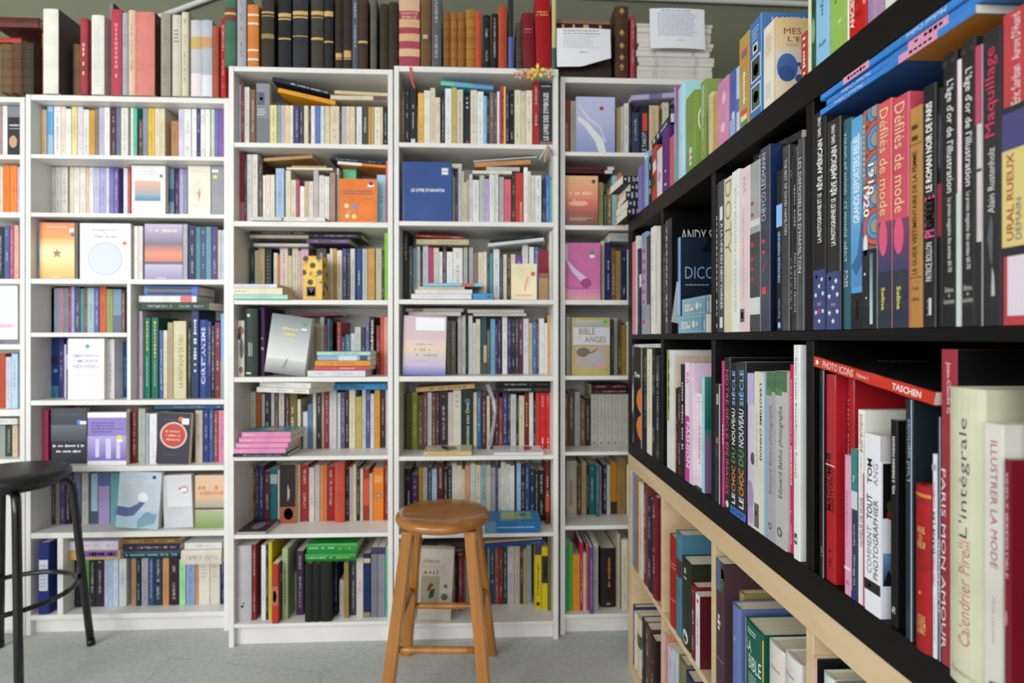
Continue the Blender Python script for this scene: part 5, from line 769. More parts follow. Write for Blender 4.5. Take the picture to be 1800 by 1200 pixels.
row('black bookcase upper row', 'third cell', 'P', X0, Z1, L1_, 0.001, '''
1258 1262 325 1c1c1c|v .5 .03 .8 .5 b8b090:STUDIO SUR LE MONDE#black spine with faint tan lettering, third upper cell;1262.5 1272.5 318 48505c G|v .6 .15 .72 .4 d8dce0,b:A LA UNE DU NEW YORKER~r .3 .8 .74 .83 e0dce4~r .3 .8 .03 .1 d8dcd8#slate spine lettered downward in white capitals;1273 1286 312 dcd8b4|v .55 .5 .98 .8 8c8868,l:DOTY#cream spine with large thin capitals;1286.5 1299 300 e6e6dc|^ .5 .12 .9 .3 b8b8ac:CELEBRITES EN PHOTOGRAPHIE#white spine with grey vertical lettering;
1299.5 1318 295 ecd4d8|^ .4 .2 .75 .16 d0a0a8:GRANDS REPORTERS DE LA VERITE~r .1 .5 .06 .14 6c6060~r .22 .38 .08 .12 e8d0d4~^ .5 .85 .95 .25 b8a0a8,i:VH#pale pink spine with small dark emblem;1318.5 1336 284 a8a8a8 G|r 0 1 0 .1 4c4c50~r 0 1 .1 .2 d8d8d4~r 0 1 .2 .58 4c4c50~r 0 1 .62 .66 d8d4d4~r .12 .35 .3 .32 d03848~r .12 .35 .36 .38 d03848~r .12 .35 .42 .44 d03848~r .12 .35 .5 .53 d03848~r .12 .35 .68 .7 d03848~r .12 .35 .75 .77 d03848#wrapped grey and black spine with red flecks;
1336.5 1354 258 4c5060 G d.3|^ .35 .6 .97 .4 c8ccd8:CHEYCO LEIDMANN~r .2 .6 .2 .24 e03c5c~r .2 .5 .42 .44 e03c5c~p e03c5c .2 .3 .5 .36 .6 .38 .3 .34~r .2 .5 .48 .5 e03c5c~cg 0 1 0 1 0c1428 1c3868 #wrapped slate spine with pale capitals and red marks;1365 1375 300 20242a|^ .5 .3 .62 .5 8cc4f0,b:CHRONIQUES PARISIENNES~^ .5 .08 .2 .35 b8c0c8:Roger-Viollet~r 0 1 .65 .79 8cc0f4~e .5 .035 .25 .02 8cc0f4#black spine with light blue title and block;1375.5 1387 257 48484c G d.3|v .5 .52 .93 .4 d0ccc8:THE BEST OF DAVID HAMILTON#wrapped charcoal spine with upright pale title, third cell;
1388 1393 275 1e1c1e;1394 1401.5 258 2c2c2e G|^ .5 .1 .42 .4 c0bcb8:DAVID HAMILTON~^ .4 .55 .8 .3 a8a8a0:LA DER NI ERE#black wrapped spine beside the last one in cell;1402 1412.5 243 54565a G|v .4 .3 .9 .5 d8d4d0:LES DEMOISELLES D'HAMILTON#wrapped grey-black spine touching the upright''',
 '''1324 1408 281 235 1c1c1e T.014 s.02 d.2 G|v .5 .15 .45 .35 c0c0c0:CONVERSATION #black book lying slanted over spines, third upper cell''', name='photo_book', noun='photo book', dmax=0.3, **PX)
FLAG = '~r 0 1 0 .275 3c508c~s .25 .245 .15 e8e8f0~s .7 .23 .15 e8e8f0~s .48 .2 .15 e8e8f0~s .2 .16 .15 e8e8f0~s .8 .165 .15 e8e8f0~t .5 .118 .4 .018 d88088,b:W~s .22 .08 .15 e8e8f0~s .8 .085 .15 e8e8f0~s .5 .04 .15 e8e8f0'
REVE = '^ .5 .4 .625 .34 e8e8e4,b:LA PHOTOGRAPHIE ET LE~^ .5 .64 .87 .52 f4f4f0,b:REVE AMERICAIN~^ .5 .885 .975 .3 dcdcd8,b:1840-1940'.replace('REVE AM\u00c9', 'R')
REVE = REVE.replace('REVE AMERICAIN', 'R\u00caVE AM\u00c9RICAIN')
AGE = "v .5 .49 .9 .62 f0f0ec:L'\u00e2ge d'or de l'illustration~v .5 .2 .47 .38 e4e4e0:La presse magazine des ann\u00e9es 60-70~t .5 .135 .6 .018 c8c8c4:Editions~t .5 .115 .15 .014 c8c8c4:de~t .5 .093 .75 .018 c8c8c4:Lecointre~r 0 1 .955 .975 3c3c3c~t .5 .965 .3 .02 b8b8b4:45"
DEF = '^ .5 .02 .03 .1 f0e070:.~v .45 .5 .97 .6 f0d8a0,l:D\u00e9fil\u00e9s de mode~g 0 1 .25 .47 384878 8c4468~r 0 1 0 .25 2c3c50~e .4 .4 .3 .08 e0587c~v .45 .5 .97 .6 f0d8a0,l:D\u00e9fil\u00e9s de mode~v .4 .08 .18 .25 e8d850,b:Soline'
row('black bookcase upper row', 'fourth cell', 'P', X0, Z1, L1_, 0.001, '''
1430.5 1451 196 2a2a2c d.26|''' + REVE + FLAG + '''~o .5 .085 .13 c83c58 #black spine with flag foot and pink dot, first of twins;1453.5 1477 210 302e30 G d.26|''' + REVE + FLAG + ''' #black spine with starry flag foot, wrapped second twin;1479 1495 210 3c6c78 H d.26|v .45 .32 .94 .45 d4dedc:YOUNG/ATWOOD . CE MONDE IN\u00c9DIT~v .45 .2 .28 .45 d4dedc:FIDES #teal spine lettered downward beside the black twins;
1496 1515.5 206 5ca4d8 d.26|g 0 1 .2 .9 4c8cc8 7cc0ec~p 3c70a8 0 .3 .6 .35 1 .55 1 .3 .5 .25~^ .5 .5 .92 .55 f0f0f4,b:GRANDS REPORTERS REUEL~r 0 1 0 .17 1c1c1e~^ .55 .045 .13 .3 e8e8e8,b:Gr\u00fcnd #sky-blue spine with white title and black foot;
1517 1542 190 8c8078 G d.27|o .95 0.98 .95 2c2420~o .95 0.98 .9 d05c50~o .95 0.98 .66 2c2420~o .95 0.98 .62 4c98cc~o .95 0.98 .4 2c2420~o .95 0.98 .36 9c948c~o .95 0.85 .95 2c2420~o .95 0.85 .9 d05c50~o .95 0.85 .66 2c2420~o .95 0.85 .62 4c98cc~o .95 0.85 .4 2c2420~o .95 0.85 .36 9c948c~o .95 0.72 .95 2c2420~o .95 0.72 .9 d05c50~o .95 0.72 .66 2c2420~o .95 0.72 .62 4c98cc~o .95 0.72 .4 2c2420~o .95 0.72 .36 9c948c~o .95 0.59 .95 2c2420~o .95 0.59 .9 d05c50~o .95 0.59 .66 2c2420~o .95 0.59 .62 4c98cc~o .95 0.59 .4 2c2420~o .95 0.59 .36 9c948c~o .95 0.46 .95 2c2420~o .95 0.46 .9 d05c50~o .95 0.46 .66 2c2420~o .95 0.46 .62 4c98cc~o .95 0.46 .4 2c2420~o .95 0.46 .36 9c948c~v .66 .6 .74 .42 2c2420,b:1910~v .63 .605 .745 .4 f8f4ec,b:1910~v .3 .51 .65 .4 f8f4ec,b:1920~r 0 .3 .66 .98 8c8078~n .08 .2 .7 .95 d8d4cc 10~r 0 1 0 .36 20242c~e .25 .38 .15 .05 e8e4dc~g .55 .75 .02 .34 c0d4dc 5c7c8c~o .2 .25 .06 e8e8e8~o .3 .14 .05 e8e8e8 #wrapped spine with red and blue arch pattern;
1543.5 1567 178 dc5c60 G d.27|''' + DEF + ''' #coral spine with pale yellow title, first of the pair;1569 1597.5 168 d85468 G d.27|''' + DEF + ''' #pinker wide spine with pale yellow title, second of pair;1599 1620.5 188 bc8848 d.2|^ .42 .24 .8 .36 2c1c10,b:LE GUIDE VESTIMENTAIRE DE LA FEMME~r 0 1 .225 .228 4c3420~r 0 1 .83 .833 4c3420~n .2 .8 .85 .95 4c3420 2~t .5 .18 .5 .02 4c3420:Les~t .5 .13 .6 .02 4c3420:de #ochre old spine lettered in black serif capitals;
1622 1644.5 150 28282c G d.26|^ .5 .56 .93 .48 f8f8f4,b:LE ROMAN NOIR DE PARIS~r .15 .95 .4 .53 20181c~^ .55 .37 .54 .75 e8589c,b:PIGALLE~^ .5 .19 .35 .48 e8e8e4:PATRICE BOLLON~^ .5 .05 .12 .3 e0e0e0:boobooks~r .55 .7 .05 .12 d8d8d4 #black spine with hot pink title word;1648 1656 155 201c20 d.22|r 0 1 .38 .6 9c1c34~v .5 .65 .9 .6 6c6c7c:S#thin black spine with crimson band, fourth upper cell;
1657 1681 93 2e2e30 d.27 G|''' + AGE + ''' #black spine on illustration's golden age, farther twin;1681.5 1688.5 105 e0ccd4 d.25|r 0 1 0 .5 c8d4d0#pale pink page edge strip between the black twins;1689.5 1714 70 323234 d.27 G|''' + AGE + ''' #black spine on illustration's golden age, nearer twin;1715 1725.5 80 d4cccc d.25|r 0 1 .72 1 c8486c~r 0 1 0 .3 1c1c20~r 0 1 .55 .56 3c3c3c #grey and pink edge strip before the make-up book;
1726.5 1759.5 52 38383a d.28 G|^ .5 .64 .94 .66 e0345c:Maquillage~^ .5 .38 .6 .36 d8d8d4:Alain Rustenholz~p 64686c .3 .3 .5 .38 .6 .33 .55 .2 .45 .22~p b8b4b0 .5 .1 .7 .1 .65 .17 .55 .2 #charcoal spine with crimson serif title;1762 1815 14 c8484c d.29 G|r 0 1 .56 .68 544c88~r 0 1 .68 .7 2c2c34~r 0 1 .24 .56 d8c47c~r 0 1 .22 .25 2c2c34~r .2 1 .03 .22 dcd0dc~^ .5 .7 .82 .32 ecdcd8:Eric Sariban~^ .5 .84 .985 .32 ecdcd8:Aurore D'Huard~^ .3 .27 .55 .26 b04838,b:URAL RUEUX~^ .6 .27 .4 .2 5c4c80:DEMAIN #red, violet and yellow banded spine, nearest the frame edge''', name='photo_book', noun='photo book', dmax=0.3, **PX)
# lower row; pale full-height edge strips on wrapped spines are painted wrap highlights
Z2, L2_ = ZB_BASE, ZS_BLACK[1]
row('black bookcase lower row', 'first cell', 'P', X0, Z2, L2_, 0.001, '''
1111 1113.8 606 70747c G d.25|p e0e4e8 0 .3 .8 .35 .9 .55 .3 .62 0 .5~p 24262a .2 .65 1 .7 1 .9 .4 .88~p 24262a 0 .1 .7 .08 .9 .25 .2 .28 #wrapped spine with black and white photo, beside the end panel;1114 1132 610 141416 d.26|t .35 .72 .5 .05 ece8e0,b:Se~e .9 .47 .6 .13 ec7c24~e .9 .1 .01 .01 e0e0e0~e .9 .2 .6 .13 ec7c24~r .75 1 0 1 1c1c1e~r .75 .8 0 1 c8c8cc #black spine with two orange half discs;1132.3 1136.5 612 1a1a1c;1137 1145 613 e0dfc4 #ivory spine in the first lower cell of black bookcase;1146 1151 612 202022;1152.5 1159 625 2c2c34 G''',
 '''1115.5 1156 608 607.5 e0e0e8 T.011 s.004 d.2|v .5 .05 .2 .5 b08090:BIS~v .5 .45 .95 .5 c8a0a8:JEUNES FILLES #white book lying over the first lower cell''', name='photo_book', noun='photo book', dmax=0.3, **PX)
row('black bookcase lower row', 'second cell', 'P', X0, Z2, L2_, 0.001, '''
1172.5 1184 615 e4e6e2 d.24|r 0 .35 .4 1 8ca848~v .3 .5 .95 .25 687c38:ZAKS#white spine with green strip, second lower cell;1184.5 1187 625 d8c4b0;1187.5 1191 682 1a1618 d.2;1191.5 1196 680 5c1c2c d.18;1196.5 1204 640 1c1c1e d.2|v .4 .25 .85 .4 d8d4d0:TOUR OF THE LAWMAKERS#black spine with white lettering, second lower cell;
1204.5 1218 637 e8cce0 d.2|r 0 .55 0 .55 d0409c~r 0 .55 .55 1 f0dcec~v .35 .12 .5 .4 f4e8f0,b:FASHION~v .35 .82 .92 .4 e8609c:66#pink and magenta spine with a white word;1218.5 1233 690 e4e4e2 d.17 s.01|^ .4 .3 .85 .3 8c4c54:Demarche et Cocon, hein~v .65 .25 .65 .4 c08c98:FASHION~n .2 .7 .9 .97 a8a8a8 2~^ .5 .05 .18 .15 989898:Institut#white spine with thin rose lettering;1233.5 1238.5 662 a8d4e4 d.25 |cg 0 1 .55 1 1c6c64 3c8878~cr 0 1 0 .42 7c6490~cg 0 1 .42 .55 7c6490 3c7c74~ce .62 .6 .3 .18 48907c~cp 24302c .5 .35 .8 .33 .7 .8 .6 .78~ct .35 .34 .3 .06 d0c8d8:C~co .8 .2 .03 c8c8d0 #light blue spine, cover teal above mauve''', name='photo_book', noun='photo book', dmax=0.3, **PX)
CHOC = '^ .5 .07 .14 .5 e8e8e4,b:LE~^ .5 .15 .32 .55 e09030,b:CHOC~^ .5 .34 .44 .55 5c9c58,b:DU~^ .5 .46 .7 .55 d8e0e0,b:NOUVEAU~^ .5 .72 .95 .55 7cb8e4,b:SI\u00c8CLE~r 0 1 0 .05 3c74c8~t .5 .025 .7 .02 d8e4f4:BBC'
BAL = '^ .5 .28 .8 .42 %s:Edouard Baldus photographe~r 0 1 .885 1 4c7c50~r 0 .6 .86 .9 5c8c58~o .4 .085 .22 686868~o .4 .085 .12 a8a8a8'
row('black bookcase lower row', 'third cell', 'P', X0, Z2, L2_, 0.001, '''
1253.5 1266 675 2c2c30 G d.2|r .3 .7 .83 .92 a8a89c~r .2 .7 .5 .55 8c6c6c~r .8 1 0 1 c0c0c4#wrapped black short spine, third lower cell;1268.5 1272.8 634 d83c8c d.22|v .5 .4 .6 .5 ece0e8:MARILYN#thin hot pink spine beside the black century one;1273.2 1283.5 628 1e2024 d.25 G|v .55 .1 .92 .6 d8547c:NOTRE SI\u00c8CLE EN IMAGES~o .5 .04 .25 d8d8d8#black spine with pink serif title;1284 1295 638 26282c d.26|''' + CHOC + ''' #black century spine with multicoloured title, farther twin;1295.5 1311 636 303238 d.26 G|''' + CHOC + ''' #black century spine with multicoloured title, nearer wrapped twin;
1314 1325.5 656 d4c8e0 d.21|e .4 .2 .5 .1 a888b8~e .5 .08 .4 .06 b898c8~r 0 1 .8 1 b8b4d8~e .8 .45 .3 .04 5c5070#white spine blotched with lilac, third lower cell;1326 1333.5 653 d8d4c0 d.21|v .6 .4 .74 .28 6c6858:Paul D. Miranda photographe~r 0 1 .02 .17 6c6858~t .5 .11 .4 .03 e8e8e0,b:6 #cream spine with a numeral in dark block;1334 1341 654 dcdac8 d.2|v .5 .45 .93 .55 242420,b:L'EROTISME CHINOIS#cream spine with heavy black title;1341.5 1347 656 b4d0e4 d.2|r .5 1 0 1 8cb0cc;
1348 1362 654 a4a2a6 d.24|''' + BAL % '74707c' + ''' #grey photographer spine, fainter title of two;1362.5 1383 652 b4b2b2 d.24|''' + BAL % '484848' + ''' #paler grey photographer spine, wider of two;1383.8 1394 640 dc2460 d.24 s.006|^ .5 .36 .57 .55 f8f0f4,b:JACQUELINE KENNEDY~^ .5 .59 .92 .42 f8c8d8:LES ANN\u00c9ES MAISON-BLANCHE~o .5 .22 .2 f07ca0~^ .5 .05 .15 .35 f4d0dc:Flammarion #hot pink spine with white capitals, third lower cell;
1394.8 1405.5 606 e4e8e6 d.29 s.0 G|v .4 .62 .94 .3 5c5c58:Robin Lessley Boswell~v .4 .38 .62 .45 c87c74:Norman Rockwell~r .15 .6 .07 .12 505c5c~r .2 .55 .085 .1 d8d8d8 #tall white wrapped spine touching the upright''', name='photo_book', noun='photo book', dmax=0.3, **PX)
MAG = '^ .3 .55 .62 .5 2c1014,b:68~r 0 1 .56 .565 e8d8d8~^ .35 .34 .55 .5 3c1014,b:MAGNUM~^ .75 .34 .55 .4 3c1014:DANS LE MONDE~^ .45 .07 .16 .3 7c1018:SEUIL'
row('black bookcase lower row', 'fourth cell', 'P', X0, Z2, L2_, 0.001, '''
1440 1448 650 16201e G d.25|r .85 1 0 1 a8bcb8~^ .5 .1 .16 .25 a8a8a4:PHAIDON #black-green wrapped spine at fourth cell's far side;1449 1468 658 c0242e G d.24 s.004|''' + MAG + ''' #red wrapped spine with black numeral, farther twin;1468.5 1480 658 8c141a d.22 s.02 #dark red spine between the red twins;1480.5 1498 655 c0242e G d.24 s.016|^ .3 .55 .62 .5 2c1014,b:68~r 0 1 .56 .565 e8d8d8~^ .35 .34 .55 .5 3c1014,b:MAGNUM #red wrapped spine with black numeral, nearer twin;
1484.5 1496 800 dc9cb8 d.16 s.002|r 0 1 .18 .2 f0d8e4~^ .4 .35 .75 .22 a86c88:LA MODE ET SES METIERS~t .5 .09 .5 .03 6c3c54:AC #pale pink short spine, fourth lower cell;1496.5 1507.5 789 3c4c6c d.18 s.002|r 0 1 .72 1 2c8c84~r 0 1 .6 .72 c8d0d8~^ .5 .1 .3 .35 d8dce4:Les 400 coups~^ .5 .36 .5 .3 d8dce4:Image a domicile~r 0 1 0 .05 303890~t .4 .8 .3 .04 f0f0f0:7 #teal and navy spine with numeral, fourth lower cell;
1508 1519 720 e6e6dc d.2 s.002|^ .5 .78 .98 .55 d03848,i:autrement~^ .55 .3 .55 .5 3c3c38,l:HUMEUR DE MODE~^ .5 .58 .76 .2 b8b8b0:N 12 SEPTEMBRE 84~r .82 1 0 .68 d848a0#white spine with red script and pink stripe;1519.5 1547.5 763 e4e4ea d.2 s.0|^ .32 .22 .48 .28 3c3c44,l:COMMENT~^ .34 .52 .66 .34 202024,b:TOUT~^ .72 .2 .64 .3 303034:PHOTOGRAPHIER~^ .35 .72 .86 .3 24242c,b:TOM~^ .72 .72 .84 .28 70707c,l:ANG~r 0 1 .12 .18 242428~s .35 .15 .14 d8343c~cr 0 1 .86 1 c8c4c8~cr .015 1 .55 .85 141416~ce .07 .57 .03 .03 a02c28~ce .07 .62 .03 .03 3c5c2c~cr .015 1 .36 .52 e0e0e4~ct .1 .475 .06 .07 303034,l:O~ct .11 .4 .045 .06 303034,b:P~cg .015 1 .18 .36 1c2434 7498c0~cp 141c2c .015 .18 .05 .27 .08 .22 .14 .26 .14 .18 #white photography manual with black and bold capitals;
1565 1577 738 18181a d.23 s.004|^ .5 .64 .92 .4 e0dcd8,b:VOL. II PARISIAN FASHION~t .5 .08 .5 .03 d8d8d8,i:R #black spine with white bold serif title;1591 1604.5 702 28383c G d.27 s.0|^ .5 .66 .92 .5 a0b0b4:L'oeil apprivoise~r .78 .9 0 1 c8ccf0 #wrapped black spine with pale script title;1605.5 1632 852 b81c20 L d.11 s-.004|r 0 1 .93 .95 c8803c~t .5 .73 .5 .04 d8a860,b:MANUEL~t .5 .685 .2 .04 d8a860,b:DU~t .5 .64 .55 .04 d8a860,b:FRISEUR~s .45 .35 .12 d8a860~t .5 .2 .5 .035 d8a860,b:ECOLE~t .5 .16 .6 .035 d8a860,b:AUTEUR~t .5 .12 .55 .035 d8a860,b:QUEBEC~r 0 1 .9 .91 8c1418~r 0 1 .5 .51 8c1418 #small worn red cloth book with gilt lettering;
1633 1645.5 797 dcdce0 d.18 s.0|^ .5 .36 .5 .5 e04890,b:NEW YORK~^ .5 .51 .72 .5 202024,b:DANS LES~^ .5 .73 .86 .5 e03860,b:ANN\u00c9ES 60~^ .6 .08 .3 .25 6c6c70,i:de La Martiniere~r 0 1 .92 .95 a8a8ac #white slim spine with pink and black capitals;1646.5 1653.5 732 302c4c G d.2|^ .5 .2 .5 .4 c8c8d8:EVA DREAMS LIEGEOIS~r .7 1 0 1 9cb8c8#indigo wrapped spine beside the tall red one;1654 1683.5 614 b03a48 d.27|v .45 .8 .96 .28 ecdce0:Jean-Claude G~v .17 .05 .62 .26 f0d8dc:PARIS MON AMOUR~cr 0 1 0 1 161416 #tall dark red spine partly behind the cream one;
1664 1727 682 d8d8bc G d.29 s-.012 H|^ .5 .5 .9 .3 2c3c50,l:L'int\u00e9grale~^ .5 .14 .49 .3 d0545c,l:Calendrier Pirelli~t .45 .045 .7 .02 a8a894:Flammarion #very thick cream wrapped calendar book;1729 1763 744 d8d6ca d.2 s-.016|v .55 .5 .94 .35 b83c78:ILLUSTRER LA MODE~v .55 .24 .4 .22 d0a0b4:Maite Lafuente~p 303434 .3 .09 .7 .1 .7 .11 .3 .1~p 303434 .3 .06 .7 .07 .7 .08 .3 .07~p 303434 .3 .03 .7 .04 .7 .05 .3 .04 #ivory spine with wide magenta capitals;1765 1800 810 8c1c2c G d.22 s-.018|e .6 .75 .3 .1 a83440~e .3 .5 .2 .15 a02c3c~v .5 .55 .95 .35 e0c8cc:SIMPLY IRRESISTIBLE~e .4 .4 .2 .03 c87c88~r .3 .8 .06 .15 d8b0b4 #mottled crimson spine nearest the frame edge''',
 '''1430.5 1642 634.5 701 dc3824 T.0155 s-.002 d.2 G|^ .5 .1 .4 .62 f0e4dc:PHOTO ICONS~^ .5 .43 .53 .36 f0e4dc:Volume 1~^ .5 .72 .92 .5 f4ece8,b:TASCHEN~s .5 .04 .35 f4f0ec~cg 0 1 0 1 141416 1c1c1e~kg 0 1 0 1 18181a 202022~kt .5 .2 .35 .06 8c8c90,i:PHOTO~kp 54545c .2 .3 .4 .35 .5 .55 .42 .5 #red-spined book lying slanted with glossy black cover''', name='photo_book', noun='photo book', dmax=0.3, **PX)
# birch bookcase
ZU, LU = ZM_BIRCH[0], ZBI_LIM
row('birch bookcase upper row', 'first cell', 'P', X0, ZU, LU, 0.001, '''1106 1113.5 828 6c90d8;1113.8 1115 838 8c2c30;1115.5 1122.5 838 a87c34;1123 1129 848 d8d4c8|^ .5 .1 .8 .3 a8a498:CORRESPONDANCE;1129.5 1137 852 844038 H;1137.5 1144.5 876 2c3040 H;1145 1152.5 872 84242c H''', name='old_book', noun='hardcover', dmax=0.2, **PX)
row('birch bookcase upper row', 'second cell', 'P', X0, ZU, LU, 0.001, '''1175 1185.5 942 b0241c H|r 0 1 .7 .71 d8806c~r 0 1 .66 .67 d8806c~r 0 1 .3 .31 d8806c;1186 1196 936 4c8098 H|r 0 1 .58 .75 583034 #blue spine with a dark title label, birch bookcase;1196.5 1212 984 2e3a2c H|^ .5 .75 .92 .3 c8ccc0:ATLAS~o .5 .12 .28 d0d4cc~o .55 .1 .12 2e3a2c #dark green jacketed spine with white emblem;1212.5 1222 1027 80202c H d.17;1222.5 1230 1044 e2e2e4 d.16|r .3 .7 .88 .93 d04838~^ .5 .3 .7 .3 a8a8b0:ROMAN~cr 0 1 0 1 641420 #white spine whose cover is dark red''', name='old_book', noun='hardcover', dmax=0.2, **PX)
row('birch bookcase upper row', 'third cell', 'P', X0, ZU, LU, 0.001, '''1259 1272.5 985 584048 d.2|r 0 .6 .78 1 546c94~r .6 1 .78 1 5c4838~e .8 .9 .2 .06 a84838~e .8 .85 .2 .04 4c6c38~^ .35 .5 .62 .4 d8d0d0,i:Sud~r 0 1 .29 .3 8c7480 #brown spine with pictured blue top, birch third cell;1273 1285 1018 9c8850 H d.2 s.03;1284.5 1299.5 1064 6878b4 H d.21 s.0|o .45 .72 .12 b0a870 #periwinkle cloth spine with scuffed top corner;
1307 1339 1100 1c6c5c H d.2 s.0|r 0 .06 0 1 c8c0b0~n .2 .7 .92 .97 d8e4e0 2~t .3 .82 .3 .09 dce8e4:LA~t .6 .7 .6 .11 dce8e4:BIBLE~n .3 .85 .52 .62 b8d4cc 5~r .95 1 .5 .96 d8a030 #thick green Bible, white condensed lettering;1349 1376 1134 d8d2cc H d.19|n .2 .8 .82 .86 b89890 1~n .2 .75 .45 .7 c07870 5 #white spine with faded red lines, farther of two;1377.5 1406 1155 d6d4ce H d.19|n .1 .9 .86 .9 b89890 1~n .2 .75 .5 .7 c07870 4 #white spine with faded red lines, against the upright''', name='old_book', noun='hardcover', dmax=0.2, **PX)
row('birch bookcase upper row', 'fourth cell', 'P', X0, ZU, LU, 0.001, '''1419 1429 1146 d8a8a0 d.2|v .6 .5 .8 .5 2c2428:STAS~cr 0 1 0 1 1c1c24 #rose spine with a black cover, fourth birch cell;1444 1463 1186 c4ccc4 H d.2#pale green-grey spine, fourth birch cell;1466 1500 1215 8c8478 H d.2''', name='old_book', noun='hardcover', dmax=0.2, **PX)
ZL, LL = 0.0468, ZM_BIRCH[1]
row('birch bookcase lower row', 'first cell', 'P', X0, ZL, LL, 0.001, '''1104 1109 1052 3c4470 H;1109.5 1115 1068 dcd0c4;1115.5 1126 1082 d4c0a4 H|r 0 1 .5 .72 48602c #cream spine with broad green band;1126.5 1132.5 1088 1c3c34 H;1133 1141 1100 6c4830 H;1142 1150 1120 382820 H''', name='old_book', noun='hardcover', dmax=0.2, **PX)
row('birch bookcase lower row', 'second cell', 'P', X0, ZL, LL, 0.001, '''1160 1167.5 1106 d8a4b4;1168 1173 1112 c88464;1173.5 1181.5 1136 c8c0d0;1182 1190 1142 c0ccd4;1191 1203 1160 7c7850 H|r 0 1 .5 .6 8c4c28;1203.5 1217 1188 28386c H;1220 1236 1215 c8c0b4''', name='old_book', noun='hardcover', dmax=0.2, **PX)
row('birch bookcase lower row', 'third cell', 'P', X0, ZL, LL, 0.001, '''1262 1290 1185 8c4038 H;1292 1330 1215 384c58 H''', name='old_book', noun='hardcover', dmax=0.2, **PX)
KEEP = set("LA MONTAGNE DE DIEU|CHRISTIANISME|EMERGENCE|MONDE|NOUVEAU|Enseignement|de la|Fleur de vie|NOSTRADAMUS|L'Homme|les mineraux|LE LIVRE DES SYMBOLES|LE LIVRE D'URANTIA|SAINTE|BIBLE|Entretiens avec Omar|L'Astrologie|L'Evolution|ANGES|DES|sciences|OCCULTES|de A a Z|LE TAROT|TAROT ZEN|ame|DICTIONNAIRE|MES|L'ESPRIT|AdA".split('|'))
FIX = {'EMERGENCE': '\u00c9MERGENCE', 'les mineraux': 'les min\u00e9raux', "L'Evolution": "L'\u00c9volution", 'ame': '\u00e2me', 'de A a Z': 'de A \u00e0 Z', 'TAROT ZEN': 'TAROT'}
def legible_only(pr, near=False):
    out = []
    for el in pr.replace('@', '').split('~'):
        h, s_, t = el.partition(':')
        if s_ and (t.strip() in UNREAD if near else t.strip() not in KEEP): h = h.strip().replace('^', 'u', 1).replace('v', 'u', 1) if h.strip()[0] in '^v' or h.strip()[1] in '^v' else h.strip().replace('t', 'x', 1); out.append(h + ':' + str(len(t)))
        elif s_: out.append(h + ':' + FIX.get(t.strip(), t.strip()))
        else: out.append(el)
    return '~'.join(out)
_draw = draw
def draw(ink, put, W, H, op, a, s):
    if op in 'ux':       # printing too small in the photograph to be read: a run of letter-sized marks
        c = col(a[-1].split(',')[0]); n = max(3, int(s)); f = lambda i: float(a[i])
        if op == 'u': along0, along1, mid, g = f(1)*H, f(2)*H, f(0)*W, f(3)*W
        else: along0, along1, mid, g = (f(0)-f(2)/2)*W, (f(0)+f(2)/2)*W, f(1)*H, f(3)*H
        st = (along1-along0)/n
        for i in range(n):
            if random.random() < 0.15: continue
            p, q = along0 + i*st, along0 + (i+0.72)*st; hh = g*random.choice((0.3, 0.3, 0.38, 0.5))
            pts = [(p, mid-hh*0.8), (q, mid-hh*0.8), (q, mid+hh), (p, mid+hh)]
            if op == 'u': pts = [(z, x) for x, z in pts]
            ink.poly(put, pts, c); ink.n -= 1
        ink.n += 1
    else: _draw(ink, put, W, H, op, a, s)
for R in ROWS:
    R['items'] = R['items'].replace('@', ''); R['lying'] = R['lying'].replace('@', '')
_mk = make_book
def make_book(name, t, d, h, c, hard=0, m=None, prints='', old=False, band=False):
    return _mk(name, t, d, h, c, hard, m, prints, old, band)
UNREAD = set("NOIR|REVES|RUNES MAGIE|MARILYN|TOUR OF THE LAWMAKERS|ZAKS|BIS|JEUNES FILLES|PHOTOGRAPHIES|CONVERSATION|ATLAS|ROMAN|CORRESPONDANCE|EVA DREAMS LIEGEOIS|LA DER NI ERE|Institut|STUDIO SUR LE MONDE|N 12 SEPTEMBRE 84|Tarot Celtic|ARCHEOMETRE|Transformations|Voyance|PHAIDON|SEUIL|Sud|rosaly".split('|'))
prepare()
for d in ALL:
    if d['pr']: d['pr'] = legible_only(d['pr'], d['R']['plane'] == 'x')
_parse = parse
def parse(txt, zoom, n):
    L = _parse(txt, zoom, n)
    if n == 4:
        for d in L:
            if d['pr']: d['pr'] = legible_only(d['pr'], zoom == 'P')
    return L
auto_labels(); build_rows()
# ---------------------------------------------------------------- two denim-covered books and the blue flat pile in the black bookcase
def flat_book(name, M, t, d, h, c, pr, lab, grp, m=None, cat='photo book'):
    b = make_book(name, t, d, h, c, False, m or M_PAPERCOV, legible_only(pr, True)); b.matrix_world = M; tag(b, lab, cat, grp); return b
DENIM = 'g 0 1 0 1 5c8ca0 88b4c4~r .08 .1 0 1 a8ccd8~r .9 .92 0 1 a8ccd8~^ .45 .56 .9 .42 f0ece0,b:MODE~o .5 .42 .2 d8d4c0~o .5 .3 .14 a8c0c8~r 0 1 .1 .12 3c6878~n .2 .8 .02 .08 d8e4e8 3'
for i, (u0, u1, sx_, z, lab) in enumerate(((1193, 1241, 0.001, Z1+0.0006, 'denim-covered book lying lower of two, upside-down title'), (1199, 1247, 0.012, Z1+0.0436, 'denim-covered book lying upper of two, upside-down title'))):
    p, q = onX(u0, 570, X0+sx_), onX(u1, 570, X0+sx_); ln = p[1]-q[1]
    M = T((X0+sx_, (p[1]+q[1])/2, z+0.021)) @ Rz(-90) @ Ry(-90) @ T((0, 0, -ln/2))
    flat_book('denim_book', M, 0.042, 0.15, ln, '6c98ac', DENIM, lab, 'denim books in the black bookcase')
